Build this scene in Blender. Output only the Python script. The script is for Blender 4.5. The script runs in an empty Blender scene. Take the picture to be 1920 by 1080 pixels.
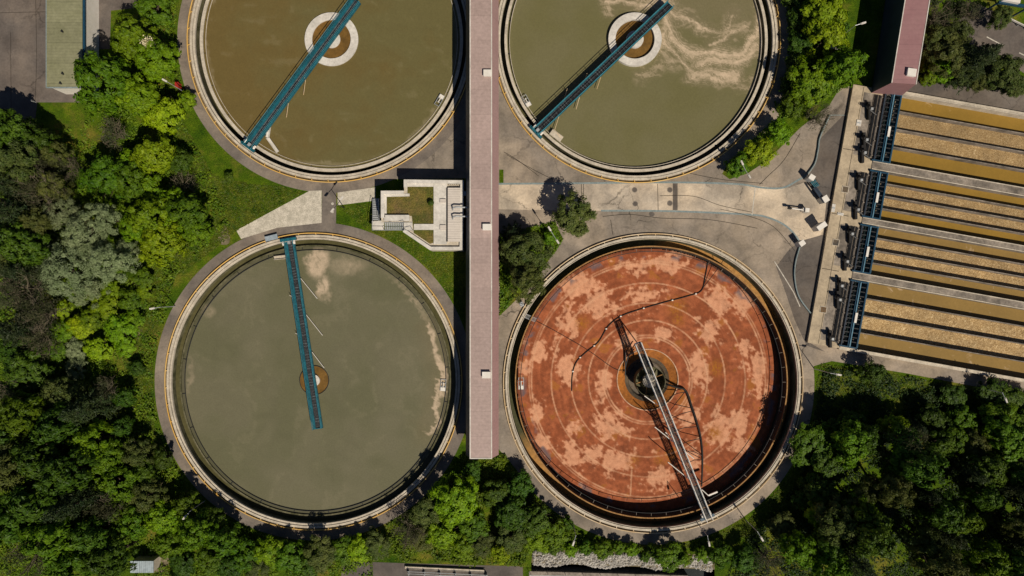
import bpy, math, random
import numpy as np
from mathutils import Vector, noise
from mathutils.geometry import tessellate_polygon

S, H = 0.08, 104.0                 # metres per photo pixel at ground level, height of the drone
R = random.Random(7)
scn = bpy.context.scene
col = scn.collection
PI, TAU = math.pi, 2*math.pi
EL = math.radians(51)
SUN = Vector((.575*math.cos(EL), -.818*math.cos(EL), math.sin(EL))).normalized()

def W(px, py, h=0.0):              # where the thing seen at this pixel stands, when it is h metres up
    k = (H-h)/H
    return Vector(((px-960)*S*k, (540-py)*S*k, h))
def G(px, py, z=0.0):              # plan position, z given on its own
    return Vector(((px-960)*S, (540-py)*S, z))

# ------------------------------------------------------------------ materials
def nodes_of(name):
    m = bpy.data.materials.new(name); m.use_nodes = True
    nt = m.node_tree; b = nt.nodes['Principled BSDF']
    return m, nt, b
def nN(nt, t, **kw):
    n = nt.nodes.new(t)
    for k, v in kw.items(): setattr(n, k, v)
    return n
def noise_n(nt, scale, detail=5, rough=.6, coord='pos', dist=0.0):
    n = nN(nt, 'ShaderNodeTexNoise'); n.inputs['Scale'].default_value = scale
    n.inputs['Detail'].default_value = detail; n.inputs['Roughness'].default_value = rough
    n.inputs['Distortion'].default_value = dist
    if coord == 'pos':
        g = nN(nt, 'ShaderNodeNewGeometry'); nt.links.new(g.outputs['Position'], n.inputs['Vector'])
    else:
        g = nN(nt, 'ShaderNodeTexCoord'); nt.links.new(g.outputs['Object'], n.inputs['Vector'])
    return n
def ramp(nt, fac, stops):
    r = nN(nt, 'ShaderNodeValToRGB'); e = r.color_ramp.elements
    while len(e) < len(stops): e.new(.5)
    for x, (p, c) in zip(e, stops): x.position = p; x.color = (*c, 1)
    nt.links.new(fac, r.inputs['Fac']); return r
def mixc(nt, a, b, fac, mode='MIX'):
    n = nN(nt, 'ShaderNodeMix', data_type='RGBA', blend_type=mode)
    for sock, v in (('A', a), ('B', b)):
        i = [x for x in n.inputs if x.name == sock and x.type == 'RGBA'][0]
        if isinstance(v, tuple): i.default_value = (*v, 1)
        else: nt.links.new(v, i)
    f = [x for x in n.inputs if x.name == 'Factor' and x.type == 'VALUE'][0]
    if isinstance(fac, float): f.default_value = fac
    else: nt.links.new(fac, f)
    return [x for x in n.outputs if x.type == 'RGBA'][0]
def add_bump(nt, b, height, strength, dist=.1):
    n = nN(nt, 'ShaderNodeBump'); n.inputs['Strength'].default_value = strength; n.inputs['Distance'].default_value = dist
    nt.links.new(height, n.inputs['Height']); nt.links.new(n.outputs['Normal'], b.inputs['Normal'])
def mat(name, c1, c2=None, scale=1.2, c3=None, rough=.85, bump=.25, fine=9.0, metal=0.0, spec=.3, fine_amt=.3, lo=.35, hi=.65, coord='pos'):
    m, nt, b = nodes_of(name)
    if c2 is None: c2 = tuple(x*.75 for x in c1)
    n1 = noise_n(nt, scale, coord=coord)
    stops = [(lo, c1), (hi, c2)] if c3 is None else [(lo, c1), ((lo+hi)/2, c2), (hi, c3)]
    r1 = ramp(nt, n1.outputs['Fac'], stops)
    n2 = noise_n(nt, fine, 4, .7, coord=coord)
    r2 = ramp(nt, n2.outputs['Fac'], [(.3, (1-fine_amt,)*3), (.7, (1+fine_amt*.6,)*3)])
    c = mixc(nt, r1.outputs['Color'], r2.outputs['Color'], 1.0, 'MULTIPLY')
    nt.links.new(c, b.inputs['Base Color'])
    b.inputs['Roughness'].default_value = rough; b.inputs['Metallic'].default_value = metal
    b.inputs['Specular IOR Level'].default_value = spec
    if bump: add_bump(nt, b, n2.outputs['Fac'], bump)
    return m

def asphalt_mat(name, c1, c2, crack=.6, cscale=.16):
    m, nt, b = nodes_of(name)
    n1 = noise_n(nt, .22, 6, .65); r1 = ramp(nt, n1.outputs['Fac'], [(.3, c1), (.7, c2)])
    n2 = noise_n(nt, 3.0, 6, .75); r2 = ramp(nt, n2.outputs['Fac'], [(.25, (.78,)*3), (.75, (1.18,)*3)])
    c = mixc(nt, r1.outputs['Color'], r2.outputs['Color'], 1.0, 'MULTIPLY')
    # long patches of repaired paving
    n4 = noise_n(nt, .09, 2, .4); r4 = ramp(nt, n4.outputs['Fac'], [(.46, (.82, .83, .85)), (.54, (1.05, 1.03, 1.0))])
    c = mixc(nt, c, r4.outputs['Color'], 1.0, 'MULTIPLY')
    n5 = noise_n(nt, .45, 5, .7, dist=.6); r5 = ramp(nt, n5.outputs['Fac'], [(.32, (.74, .75, .77)), (.55, (1.0, 1.0, 1.0)), (.75, (1.1, 1.08, 1.05))])
    c = mixc(nt, c, r5.outputs['Color'], 1.0, 'MULTIPLY')
    if crack:
        g = nN(nt, 'ShaderNodeNewGeometry')
        nw = noise_n(nt, .7, 4, .6)
        mx = nN(nt, 'ShaderNodeVectorMath', operation='MULTIPLY_ADD')
        nt.links.new(nw.outputs['Color'], mx.inputs[0]); mx.inputs[1].default_value = (2.6, 2.6, 0); nt.links.new(g.outputs['Position'], mx.inputs[2])
        v = nN(nt, 'ShaderNodeTexVoronoi', feature='DISTANCE_TO_EDGE'); v.inputs['Scale'].default_value = cscale
        nt.links.new(mx.outputs[0], v.inputs['Vector'])
        nm = noise_n(nt, .12, 3, .5)
        rv = ramp(nt, v.outputs['Distance'], [(.004, (1-crack,)*3), (.016, (1,)*3)])
        rm = ramp(nt, nm.outputs['Fac'], [(.45, (0,)*3), (.6, (1,)*3)])
        cc = mixc(nt, (1, 1, 1), rv.outputs['Color'], rm.outputs['Color'])
        c = mixc(nt, c, cc, 1.0, 'MULTIPLY')
    nt.links.new(c, b.inputs['Base Color']); b.inputs['Roughness'].default_value = .9
    b.inputs['Specular IOR Level'].default_value = .25
    add_bump(nt, b, n2.outputs['Fac'], .2)
    return m

def leaf_mat(name, c1, c2, trans=.3, var=.35, hue_j=.03):
    m, nt, b = nodes_of(name)
    oi = nN(nt, 'ShaderNodeObjectInfo')
    n1 = noise_n(nt, .9, 4, .7)
    r1 = ramp(nt, n1.outputs['Fac'], [(.3, c1), (.7, c2)])
    n2 = noise_n(nt, 3.2, 3, .7); r2 = ramp(nt, n2.outputs['Fac'], [(.3, (1-var,)*3), (.7, (1+var,)*3)])
    c = mixc(nt, r1.outputs['Color'], r2.outputs['Color'], 1.0, 'MULTIPLY')
    hs = nN(nt, 'ShaderNodeHueSaturation')
    mr = nN(nt, 'ShaderNodeMapRange'); mr.inputs['To Min'].default_value = .5-hue_j; mr.inputs['To Max'].default_value = .5+hue_j
    nt.links.new(oi.outputs['Random'], mr.inputs['Value']); nt.links.new(mr.outputs[0], hs.inputs['Hue'])
    mv = nN(nt, 'ShaderNodeMapRange'); mv.inputs['To Min'].default_value = .8; mv.inputs['To Max'].default_value = 1.25
    ml = nN(nt, 'ShaderNodeMath', operation='FRACT'); mm = nN(nt, 'ShaderNodeMath', operation='MULTIPLY'); mm.inputs[1].default_value = 7.31
    nt.links.new(oi.outputs['Random'], mm.inputs[0]); nt.links.new(mm.outputs[0], ml.inputs[0]); nt.links.new(ml.outputs[0], mv.inputs['Value'])
    nt.links.new(mv.outputs[0], hs.inputs['Value']); nt.links.new(c, hs.inputs['Color'])
    nt.links.new(hs.outputs['Color'], b.inputs['Base Color'])
    b.inputs['Roughness'].default_value = .55; b.inputs['Specular IOR Level'].default_value = .25
    t = nN(nt, 'ShaderNodeBsdfTranslucent'); nt.links.new(hs.outputs['Color'], t.inputs['Color'])
    ms = nN(nt, 'ShaderNodeMixShader'); ms.inputs[0].default_value = trans
    out = nt.nodes['Material Output']
    nt.links.new(b.outputs[0], ms.inputs[1]); nt.links.new(t.outputs[0], ms.inputs[2]); nt.links.new(ms.outputs[0], out.inputs['Surface'])
    return m

def attr_mat(name, rough=.35, bump=.1, fine=5.0, amt=.12, spec=.4):
    m, nt, b = nodes_of(name)
    a = nN(nt, 'ShaderNodeAttribute', attribute_name='Col')
    n2 = noise_n(nt, fine, 5, .7); r2 = ramp(nt, n2.outputs['Fac'], [(.3, (1-amt,)*3), (.7, (1+amt,)*3)])
    c = mixc(nt, a.outputs['Color'], r2.outputs['Color'], 1.0, 'MULTIPLY')
    nt.links.new(c, b.inputs['Base Color']); b.inputs['Roughness'].default_value = rough
    b.inputs['Specular IOR Level'].default_value = spec
    if bump: add_bump(nt, b, n2.outputs['Fac'], bump, .05)
    return m

def foam_mat(gain=1.0, sc=4.5):
    m, nt, b = nodes_of('aerated_water')
    n0 = noise_n(nt, .5, 3, .5); 
    n1 = noise_n(nt, sc, 5, .75, dist=1.2)
    r = ramp(nt, n1.outputs['Fac'], [(.32, (.16, .092, .026)), (.48, (.34, .215, .085)), (.6, (.52, .37, .18)), (.72, (.85, .72, .48))])
    r0 = ramp(nt, n0.outputs['Fac'], [(.3, (.78*gain,)*3), (.7, (1.14*gain,)*3)])
    c = mixc(nt, r.outputs['Color'], r0.outputs['Color'], 1.0, 'MULTIPLY')
    nt.links.new(c, b.inputs['Base Color']); b.inputs['Roughness'].default_value = .5
    add_bump(nt, b, n1.outputs['Fac'], .7, .25)
    return m

def roof_mat(name, c1, c2, rib, axis, amt=.12, stain=.2):
    m, nt, b = nodes_of(name)
    n1 = noise_n(nt, .35, 5, .6); r1 = ramp(nt, n1.outputs['Fac'], [(.3, c1), (.7, c2)])
    g = nN(nt, 'ShaderNodeNewGeometry'); sx = nN(nt, 'ShaderNodeSeparateXYZ'); nt.links.new(g.outputs['Position'], sx.inputs[0])
    mm = nN(nt, 'ShaderNodeMath', operation='MULTIPLY'); mm.inputs[1].default_value = 1/rib; nt.links.new(sx.outputs[axis], mm.inputs[0])
    fr = nN(nt, 'ShaderNodeMath', operation='FRACT'); nt.links.new(mm.outputs[0], fr.inputs[0])
    rr = ramp(nt, fr.outputs[0], [(.0, (1-amt*1.6,)*3), (.14, (1,)*3)])
    c = mixc(nt, r1.outputs['Color'], rr.outputs['Color'], 1.0, 'MULTIPLY')
    mp = nN(nt, 'ShaderNodeMath', operation='MULTIPLY'); mp.inputs[1].default_value = 1/(rib*7); nt.links.new(sx.outputs[axis], mp.inputs[0])
    fl = nN(nt, 'ShaderNodeMath', operation='FLOOR'); nt.links.new(mp.outputs[0], fl.inputs[0])
    wn = nN(nt, 'ShaderNodeTexWhiteNoise', noise_dimensions='1D'); nt.links.new(fl.outputs[0], wn.inputs['W'])
    rw = ramp(nt, wn.outputs['Value'], [(0, (1-stain*.45,)*3), (1, (1+stain*.35,)*3)]); c = mixc(nt, c, rw.outputs['Color'], 1.0, 'MULTIPLY')
    fp = nN(nt, 'ShaderNodeMath', operation='FRACT'); nt.links.new(mp.outputs[0], fp.inputs[0])
    rp_ = ramp(nt, fp.outputs[0], [(.0, (1-amt*2.2,)*3), (.03, (1,)*3)]); c = mixc(nt, c, rp_.outputs['Color'], 1.0, 'MULTIPLY')
    n2 = noise_n(nt, 2.2, 5, .7); r2 = ramp(nt, n2.outputs['Fac'], [(.3, (1-stain,)*3), (.7, (1+stain*.5,)*3)])
    c = mixc(nt, c, r2.outputs['Color'], 1.0, 'MULTIPLY')
    nt.links.new(c, b.inputs['Base Color']); b.inputs['Roughness'].default_value = .6
    add_bump(nt, b, fr.outputs[0], .15, .05)
    return m

def grass_mat(name, c1, c2, c3):
    m, nt, b = nodes_of(name)
    n1 = noise_n(nt, .16, 6, .7); r1 = ramp(nt, n1.outputs['Fac'], [(.34, c1), (.5, c2), (.66, c3)])
    n2 = noise_n(nt, 4.5, 6, .8); r2 = ramp(nt, n2.outputs['Fac'], [(.3, (.5,)*3), (.7, (1.5,)*3)])
    c = mixc(nt, r1.outputs['Color'], r2.outputs['Color'], 1.0, 'MULTIPLY')
    n3 = noise_n(nt, .55, 4, .7); r3 = ramp(nt, n3.outputs['Fac'], [(.35, (.7, .75, .8)), (.65, (1.25, 1.15, 1.0))])
    c = mixc(nt, c, r3.outputs['Color'], 1.0, 'MULTIPLY')
    nt.links.new(c, b.inputs['Base Color']); b.inputs['Roughness'].default_value = .9
    b.inputs['Specular IOR Level'].default_value = .15
    add_bump(nt, b, n2.outputs['Fac'], .9, .35)
    return m

def tank4_mat():                   # concrete with green algae on one arc and rust on the other
    m, nt, b = nodes_of('rusty_channel')
    tc = nN(nt, 'ShaderNodeTexCoord'); sx = nN(nt, 'ShaderNodeSeparateXYZ'); nt.links.new(tc.outputs['Object'], sx.inputs[0])
    at = nN(nt, 'ShaderNodeMath', operation='ARCTAN2'); nt.links.new(sx.outputs[1], at.inputs[0]); nt.links.new(sx.outputs[0], at.inputs[1])
    mr = nN(nt, 'ShaderNodeMapRange'); mr.inputs['From Min'].default_value = -PI; mr.inputs['From Max'].default_value = PI
    nt.links.new(at.outputs[0], mr.inputs['Value'])
    ol, ru = (.055, .055, .018), (.42, .21, .055)
    r = ramp(nt, mr.outputs[0], [(.0, ol), (.06, ol), (.09, ru), (.73, ru), (.745, (.1, .09, .05)), (.8, ol)])
    n2 = noise_n(nt, 1.6, 6, .75); r2 = ramp(nt, n2.outputs['Fac'], [(.3, (.55,)*3), (.7, (1.3,)*3)])
    c = mixc(nt, r.outputs['Color'], r2.outputs['Color'], 1.0, 'MULTIPLY')
    nt.links.new(c, b.inputs['Base Color']); b.inputs['Roughness'].default_value = .85
    return m

M = {}
M['lawn'] = grass_mat('lawn', (.035, .09, .002), (.085, .15, .004), (.20, .18, .03))
M['sedum'] = grass_mat('sedum', (.06, .10, .012), (.19, .16, .045), (.26, .17, .085))
M['asphalt'] = asphalt_mat('asphalt', (0.231, 0.1914, 0.1478), (0.396, 0.33, 0.264))
M['asphalt_dark'] = asphalt_mat('asphalt_dark', (0.114, 0.095, 0.08075), (0.1805, 0.1568, 0.1377), .45)
M['asphalt_park'] = asphalt_mat('asphalt_park', (0.1326, 0.1092, 0.0936), (0.2028, 0.1716, 0.1482), .35, .1)
M['asphalt_ring'] = asphalt_mat('asphalt_ring', (.17, .142, .12), (.29, .245, .20), 0)
M['slab'] = asphalt_mat('slab', (0.416, 0.344, 0.264), (0.704, 0.592, 0.456), .5, .2)
M['paving'] = mat('paving', (0.66, 0.6, 0.495), (0.45, 0.4125, 0.33), 1.1, rough=.9, fine=5, fine_amt=.35)
M['dirt'] = mat('dirt', (.26, .21, .14), (.11, .10, .045), .9, rough=.95, fine=4, fine_amt=.45)
M['concrete'] = mat('concrete', (0.624, 0.552, 0.444), (0.444, 0.39, 0.312), .9, fine=4, fine_amt=.22, rough=.85)
M['concrete_lt'] = mat('concrete_light', (.70, .66, .60), (.50, .47, .42), .55, fine=2.6, fine_amt=.2, lo=.38, hi=.72)
M['concrete_green'] = mat('algae_concrete', (.055, .055, .022), (.17, .155, .09), .8, fine=3, fine_amt=.35)
M['groove'] = mat('dark_joint', (.03, .025, .02), (.05, .04, .03))
M['deck_conc'] = mat('deck_concrete', (0.52, 0.4225, 0.2925), (0.377, 0.3055, 0.2145), .5, fine=2.4, fine_amt=.22)
M['deck_conc2'] = mat('deck_concrete_dark', (.30, .255, .21), (.11, .095, .08), .45, fine=2.2, fine_amt=.4, lo=.4, hi=.7)
M['yellow'] = mat('faded_yellow_paint', (.66, .45, .17), (.70, .40, .08), .12, rough=.5, fine=3, fine_amt=.12, bump=0)
M['cream'] = mat('cream_paint', (.72, .58, .40), (.60, .42, .22), .4, rough=.5, bump=0)
M['teal'] = mat('teal_paint', (.016, .14, .185), (.012, .085, .115), 1.1, rough=.45, bump=0, fine=4.5, fine_amt=.38)
M['teal_lt'] = mat('pale_teal_paint', (.06, .23, .29), (.03, .16, .21), 1.5, rough=.4, bump=0)
M['blue'] = mat('blue_paint', (.016, .065, .115), (.01, .045, .085), 1.2, rough=.4, bump=0)
M['blue_lt'] = mat('pale_blue_paint', (.12, .25, .34), (.08, .19, .27), 1.2, rough=.45, bump=0)
M['navy'] = mat('dark_blue_paint_and_shade', (.03, .045, .07), (.022, .035, .055), .6, rough=.5, bump=0)  # beam paint; on gallery sides it puts their shade into the colour
M['kerb'] = mat('pale_blue_kerb', (.26, .31, .31), (.20, .25, .255), .8, fine=4)
M['grate'] = mat('dark_grating', (.05, .05, .055), (.015, .017, .02), 7, fine=16, fine_amt=.6, rough=.6, lo=.42, hi=.58)
M['grate_lt'] = mat('grey_grating', (.13, .15, .16), (.045, .055, .065), 5, fine=16, fine_amt=.5, rough=.6, lo=.4, hi=.6)
M['steel'] = mat('galvanised_steel', (.52, .54, .55), (.40, .42, .43), 1.2, rough=.4, metal=.3, bump=0)
M['steel_dk'] = mat('dark_steel', (.03, .032, .035), (.02, .02, .022), 2, rough=.5, bump=0)
M['steel_blue'] = mat('weathered_blue_steel', (.36, .42, .47), (.25, .31, .36), 1.5, rough=.4, bump=0)
M['white'] = mat('white_paint', (.80, .76, .70), (.72, .68, .61), 1.2, rough=.45, bump=0, fine_amt=.1)
M['white_line'] = mat('road_paint', (.62, .58, .5), (.45, .41, .35), 2, rough=.7, bump=0)
M['pink'] = roof_mat('pink_roof', (.385, .285, .255), (.43, .32, .29), 0.5, 1, .07, .2)
M['pink2'] = roof_mat('pink_cladding', (.34, .205, .20), (.37, .235, .225), 0.5, 1, .05, .08)
M['pink3'] = roof_mat('mauve_roof', (0.27, 0.135, 0.1404), (0.3078, 0.1674, 0.1674), 0.7, 1, .05, .1)
M['ribroof'] = roof_mat('sage_roof', (.215, .215, .118), (.27, .265, .16), .42, 1, .16, .22)
M['shed_roof'] = roof_mat('shed_roof', (.34, .42, .46), (.44, .50, .54), .3, 0, .4, .3)
M['slats'] = roof_mat('white_slats', (.66, .60, .54), (.58, .52, .46), .34, 1, .3, .1)
M['red'] = mat('red_paint', (.42, .03, .02), (.3, .02, .015), 2, rough=.5, bump=0)
M['rubber'] = mat('black_rubber', (.014, .013, .013), (.02, .018, .017), 2, rough=.7, bump=0)
M['green_box'] = mat('green_plastic', (.02, .22, .08), (.015, .16, .06), 2, rough=.5, bump=0)
M['rust'] = tank4_mat()
M['rust_iron'] = mat('rusty_iron', (.42, .24, .09), (.28, .14, .05), 1.5, fine=5, fine_amt=.35)
M['peach_conc'] = mat('stained_concrete', (.60, .40, .27), (.48, .27, .16), 1.2, fine=3, fine_amt=.3)
M['rail_bed'] = mat('brown_gravel', (.26, .19, .11), (.15, .105, .055), .5, fine=5, fine_amt=.4)
M['dark_wall'] = mat('shade_dark_wall', (.05, .045, .035), (.03, .03, .025), .8, fine=3)  # shade on the drained tank's wall faces, put into a dark colour
M['sump'] = mat('rusty_sump', (.42, .145, .022), (.26, .09, .02), .5, fine=2.2, fine_amt=.4)
M['black_pit'] = mat('black_sludge', (.05, .05, .05), (.17, .125, .08), .5, rough=.35)
M['murk1'] = mat('brown_water', (.158, .122, .044), (.13, .114, .048), .05, rough=.22, bump=.02, fine=2.5, fine_amt=.05, lo=.3, hi=.7)
M['murk_ch'] = mat('olive_channel_water', (.105, .095, .042), (.075, .07, .028), .4, rough=.25, bump=.03, fine=2, fine_amt=.2)
M['murk_well'] = mat('rusty_well_water', (.21, .115, .03), (.13, .075, .022), .8, rough=.3, bump=.05, fine=3, fine_amt=.2)
M['murk_flat'] = mat('ochre_water', (.345, .20, .028), (.29, .17, .026), .25, rough=.25, bump=.04, fine=3, fine_amt=.08)
def scummy(name, c1, c2, pale, th):
    m, nt, b = nodes_of(name)
    n1 = noise_n(nt, .25, 4, .6); r1 = ramp(nt, n1.outputs['Fac'], [(.3, c1), (.7, c2)])
    n2 = noise_n(nt, .42, 7, .72, dist=.8); r2 = ramp(nt, n2.outputs['Fac'], [(th, (0,)*3), (th+.07, (.75,)*3)])
    c = mixc(nt, r1.outputs['Color'], pale, r2.outputs['Color'])
    n3 = noise_n(nt, 3, 5, .7); r3 = ramp(nt, n3.outputs['Fac'], [(.3, (.92,)*3), (.7, (1.08,)*3)])
    c = mixc(nt, c, r3.outputs['Color'], 1.0, 'MULTIPLY'); nt.links.new(c, b.inputs['Base Color'])
    b.inputs['Specular IOR Level'].default_value = .2; b.inputs['Roughness'].default_value = .3; add_bump(nt, b, n3.outputs['Fac'], .05)
    return m
M['murk_flat'] = scummy('ochre_water', (.285, .172, .034), (.24, .148, .03), (.48, .34, .20), .63)
M['murk_flat_dull'] = scummy('dull_ochre_water', (.275, .178, .058), (.23, .15, .05), (.48, .35, .22), .60)
M['foam'] = foam_mat(); M['foam_pale'] = foam_mat(1.15, 3.6); M['foam_fine'] = foam_mat(.92, 5.5)
M['tinted'] = attr_mat('foamy_water', .3, .05)
M['tinted_floor'] = attr_mat('stained_tank_floor', .85, .2, 6, .15)
M['canal'] = mat('dark_canal_water', (.012, .02, .02), (.008, .014, .014), .4, rough=.15, bump=.05)
M['stone'] = mat('pale_boulders', (.56, .53, .48), (.30, .28, .25), 1.7, fine=5, fine_amt=.3)
M['bark'] = mat('bark', (.10, .075, .05), (.06, .045, .03), 2, rough=.95)
M['twig'] = mat('pale_twigs', (.17, .14, .095), (.10, .085, .055), 2, rough=.95, bump=0)
LEAF = {
 'maple': leaf_mat('bright_leaves', (.075, .17, .003), (.19, .30, .005), .3, .5, .014),
 'oak':   leaf_mat('green_leaves', (.042, .105, .003), (.125, .21, .005), .28, .5, .014),
 'deep':  leaf_mat('deep_green_leaves', (.022, .06, .004), (.075, .135, .006), .22, .5, .016),
 'willow':leaf_mat('silver_leaves', (.14, .19, .075), (.28, .33, .17), .25, .45, .012),
 'pine':  leaf_mat('dark_needles', (.014, .032, .012), (.045, .06, .014), .1, .4, .02),
 'olive': leaf_mat('olive_leaves', (.04, .065, .01), (.12, .135, .03), .2, .4, .02),
 'scrub': leaf_mat('grey_brown_leaves', (.045, .06, .024), (.10, .095, .045), .2, .4, .02),
 'lime':  leaf_mat('lime_leaves', (.135, .23, .003), (.27, .35, .006), .3, .5, .012),
}
M['under'] = leaf_mat('undergrowth_leaves', (.04, .10, .004), (.17, .23, .008), .25, .45, .02)
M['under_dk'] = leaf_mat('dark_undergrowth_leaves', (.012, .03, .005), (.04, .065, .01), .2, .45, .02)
M['tuft'] = leaf_mat('grass_blades', (.03, .085, .003), (.15, .17, .012), .2, .5, .01)
M['blossom'] = mat('cream_blossom', (.75, .70, .5), (.6, .5, .25), 3, bump=0)

# ------------------------------------------------------------------ mesh building
class MB:
    def __init__(s): s.v = []; s.f = []
    def quad(s, a, b, c, d):
        n = len(s.v); s.v += [a, b, c, d]; s.f.append((n, n+1, n+2, n+3))
    def prism(s, poly, z0, z1, bottom=True):        # poly: plan points (x, y) in metres
        n = len(s.v); k = len(poly)
        area = sum(poly[i][0]*poly[(i+1) % k][1]-poly[(i+1) % k][0]*poly[i][1] for i in range(k))
        if area < 0: poly = poly[::-1]
        s.v += [(p[0], p[1], z0) for p in poly] + [(p[0], p[1], z1) for p in poly]
        for i in range(k):
            j = (i+1) % k; s.f.append((n+i, n+j, n+k+j, n+k+i))
        s.f.append(tuple(n+k+i for i in range(k)))
        if bottom: s.f.append(tuple(n+i for i in reversed(range(k))))
        return s
    def box(s, c, size, rz=0.0):
        hx, hy = size[0]/2, size[1]/2; co, si = math.cos(rz), math.sin(rz)
        p = [(c[0]+x*co-y*si, c[1]+x*si+y*co) for x, y in ((-hx, -hy), (hx, -hy), (hx, hy), (-hx, hy))]
        return s.prism(p, c[2]-size[2]/2, c[2]+size[2]/2)
    def beam(s, p, q, w, h):                        # box section from p to q
        p, q = Vector(p), Vector(q); d = (q-p).normalized()
        u = d.cross(Vector((0, 0, 1)))
        if u.length < 1e-4: u = Vector((1, 0, 0))
        u.normalize(); t = u.cross(d).normalized()
        n = len(s.v)
        for o in (p, q):
            for a, b in ((-1, -1), (1, -1), (1, 1), (-1, 1)): s.v.append(tuple(o+u*a*w/2+t*b*h/2))
        s.f += [(n, n+1, n+5, n+4), (n+1, n+2, n+6, n+5), (n+2, n+3, n+7, n+6), (n+3, n, n+4, n+7), (n+3, n+2, n+1, n), (n+4, n+5, n+6, n+7)]
        return s
    def tube(s, pts, r, k=8, closed=False):
        pts = [Vector(p) for p in pts]; n0 = len(s.v); m = len(pts)
        rs = r if isinstance(r, (list, tuple)) else [r]*m
        for i, p in enumerate(pts):
            a = pts[(i-1) % m] if (closed or i) else p
            b = pts[(i+1) % m] if (closed or i < m-1) else p
            d = (b-a).normalized()
            u = d.cross(Vector((0, 0, 1)))
            if u.length < 1e-3: u = d.cross(Vector((0, 1, 0)))
            u.normalize(); t = u.cross(d)
            for j in range(k):
                an = TAU*j/k; s.v.append(tuple(p+(u*math.cos(an)+t*math.sin(an))*rs[i]))
        for i in range(m if closed else m-1):
            for j in range(k):
                a, b = n0+i*k, n0+((i+1) % m)*k; jj = (j+1) % k
                s.f.append((a+j, b+j, b+jj, a+jj))
        if not closed:
            s.f.append(tuple(n0+j for j in range(k))); s.f.append(tuple(n0+(m-1)*k+j for j in reversed(range(k))))
        return s
    def lathe(s, c, prof, seg=192, cap=False, a0=0.0, a1=TAU):   # prof: (radius, z); c: plan centre
        n0 = len(s.v); m = len(prof); full = abs(a1-a0-TAU) < 1e-6
        cnt = seg if full else seg+1
        for i in range(cnt):
            a = a0+(a1-a0)*i/seg; co, si = math.cos(a), math.sin(a)
            for r, z in prof: s.v.append((c[0]+r*co, c[1]+r*si, z))
        for i in range(seg):
            a, b = n0+i*m, n0+((i+1) % cnt)*m
            for j in range(m-1): s.f.append((a+j, a+j+1, b+j+1, b+j))
        if cap: s.f.append(tuple(n0+i*m+m-1 for i in range(cnt)))
        return s
    def build(s, name, m, parent=None, smooth=False, colors=None, origin=None):
        off = Vector(parent['_w']) if parent is not None else Vector(origin or (0, 0, 0))
        me = bpy.data.meshes.new(name)
        me.from_pydata([(v[0]-off.x, v[1]-off.y, v[2]-off.z) for v in s.v], [], s.f)
        me.materials.append(m)
        if smooth: me.polygons.foreach_set('use_smooth', [True]*len(me.polygons))
        me.update()
        if colors is not None:
            at = me.color_attributes.new('Col', 'FLOAT_COLOR', 'POINT'); at.data.foreach_set('color', np.asarray(colors, dtype=np.float32).ravel())
        o = bpy.data.objects.new(name, me); col.objects.link(o)
        if parent is not None: o.parent = parent
        else: o.location = off
        o['_w'] = tuple(off)
        return o

def tag(o, label=None, cat=None, group=None, kind=None):
    if label: o['label'] = label
    if cat: o['category'] = cat
    if group: o['group'] = group
    if kind: o['kind'] = kind
    return o
def thing(name, label, cat, loc, group=None):
    o = bpy.data.objects.new(name, None); o.empty_display_size = .2; col.objects.link(o)
    o.location = loc; o['_w'] = tuple(loc)
    return tag(o, label, cat, group)
def dup(o, loc, label=None, group=None, rz=0.0, sc=None):
    def rec(x, par):
        c = x.copy(); col.objects.link(c)
        if par is not None: c.parent = par
        for ch in list(x.children): rec(ch, c)
        return c
    c = rec(o, None); c.location = loc; c.rotation_euler = (0, 0, rz)
    if sc: c.scale = sc
    if label: c['label'] = label
    if group: c['group'] = group
    return c
def sheet(name, poly, z, m, holes=(), px=True, kind='structure', label=None, cat=None):
    conv = (lambda p: G(p[0], p[1], z)) if px else (lambda p: Vector((p[0], p[1], z)))
    loops = [[conv(p) for p in poly]] + [[conv(p) for p in h] for h in holes]
    flat = [p for l in loops for p in l]
    mb = MB(); mb.v = [tuple(p) for p in flat]
    for t in tessellate_polygon(loops):
        a, b, c = (flat[i] for i in t)
        if (b-a).cross(c-a).z < 0: t = (t[0], t[2], t[1])
        mb.f.append(tuple(t))
    return tag(mb.build(name, m), label, cat, None, kind)
def circ(cx, cy, r, n=96, a0=0, a1=TAU, close=False):      # in photo pixels, y down
    return [(cx+r*math.cos(a0+(a1-a0)*i/(n-1 if close else n)), cy+r*math.sin(a0+(a1-a0)*i/(n-1 if close else n))) for i in range(n)]
def annulus(name, cx, cy, r0, r1, z, m, kind='structure'):
    mb = MB(); c = G(cx, cy); mb.lathe(c, [(r1*S, z), (r0*S, z)], 256)
    return tag(mb.build(name, m), kind=kind)
def strip(pts, w):                                          # band along a pixel polyline -> polygon
    P = [Vector((p[0], p[1])) for p in pts]; L, Rr = [], []
    for i, p in enumerate(P):
        d = (P[min(i+1, len(P)-1)]-P[max(i-1, 0)]).normalized(); n = Vector((-d.y, d.x))*w/2
        L.append(tuple(p+n)); Rr.append(tuple(p-n))
    return L+Rr[::-1]
def smoothline(pts, n=6):
    P = [Vector(p) for p in pts]; out = []
    for i in range(len(P)-1):
        a, b, c, d = P[max(i-1, 0)], P[i], P[i+1], P[min(i+2, len(P)-1)]
        for j in range(n):
            t = j/n
            out.append(.5*((2*b)+(c-a)*t+(2*a-5*b+4*c-d)*t*t+(3*b-a-3*c+d)*t**3))
    out.append(P[-1]); return [tuple(p) for p in out]

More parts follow.
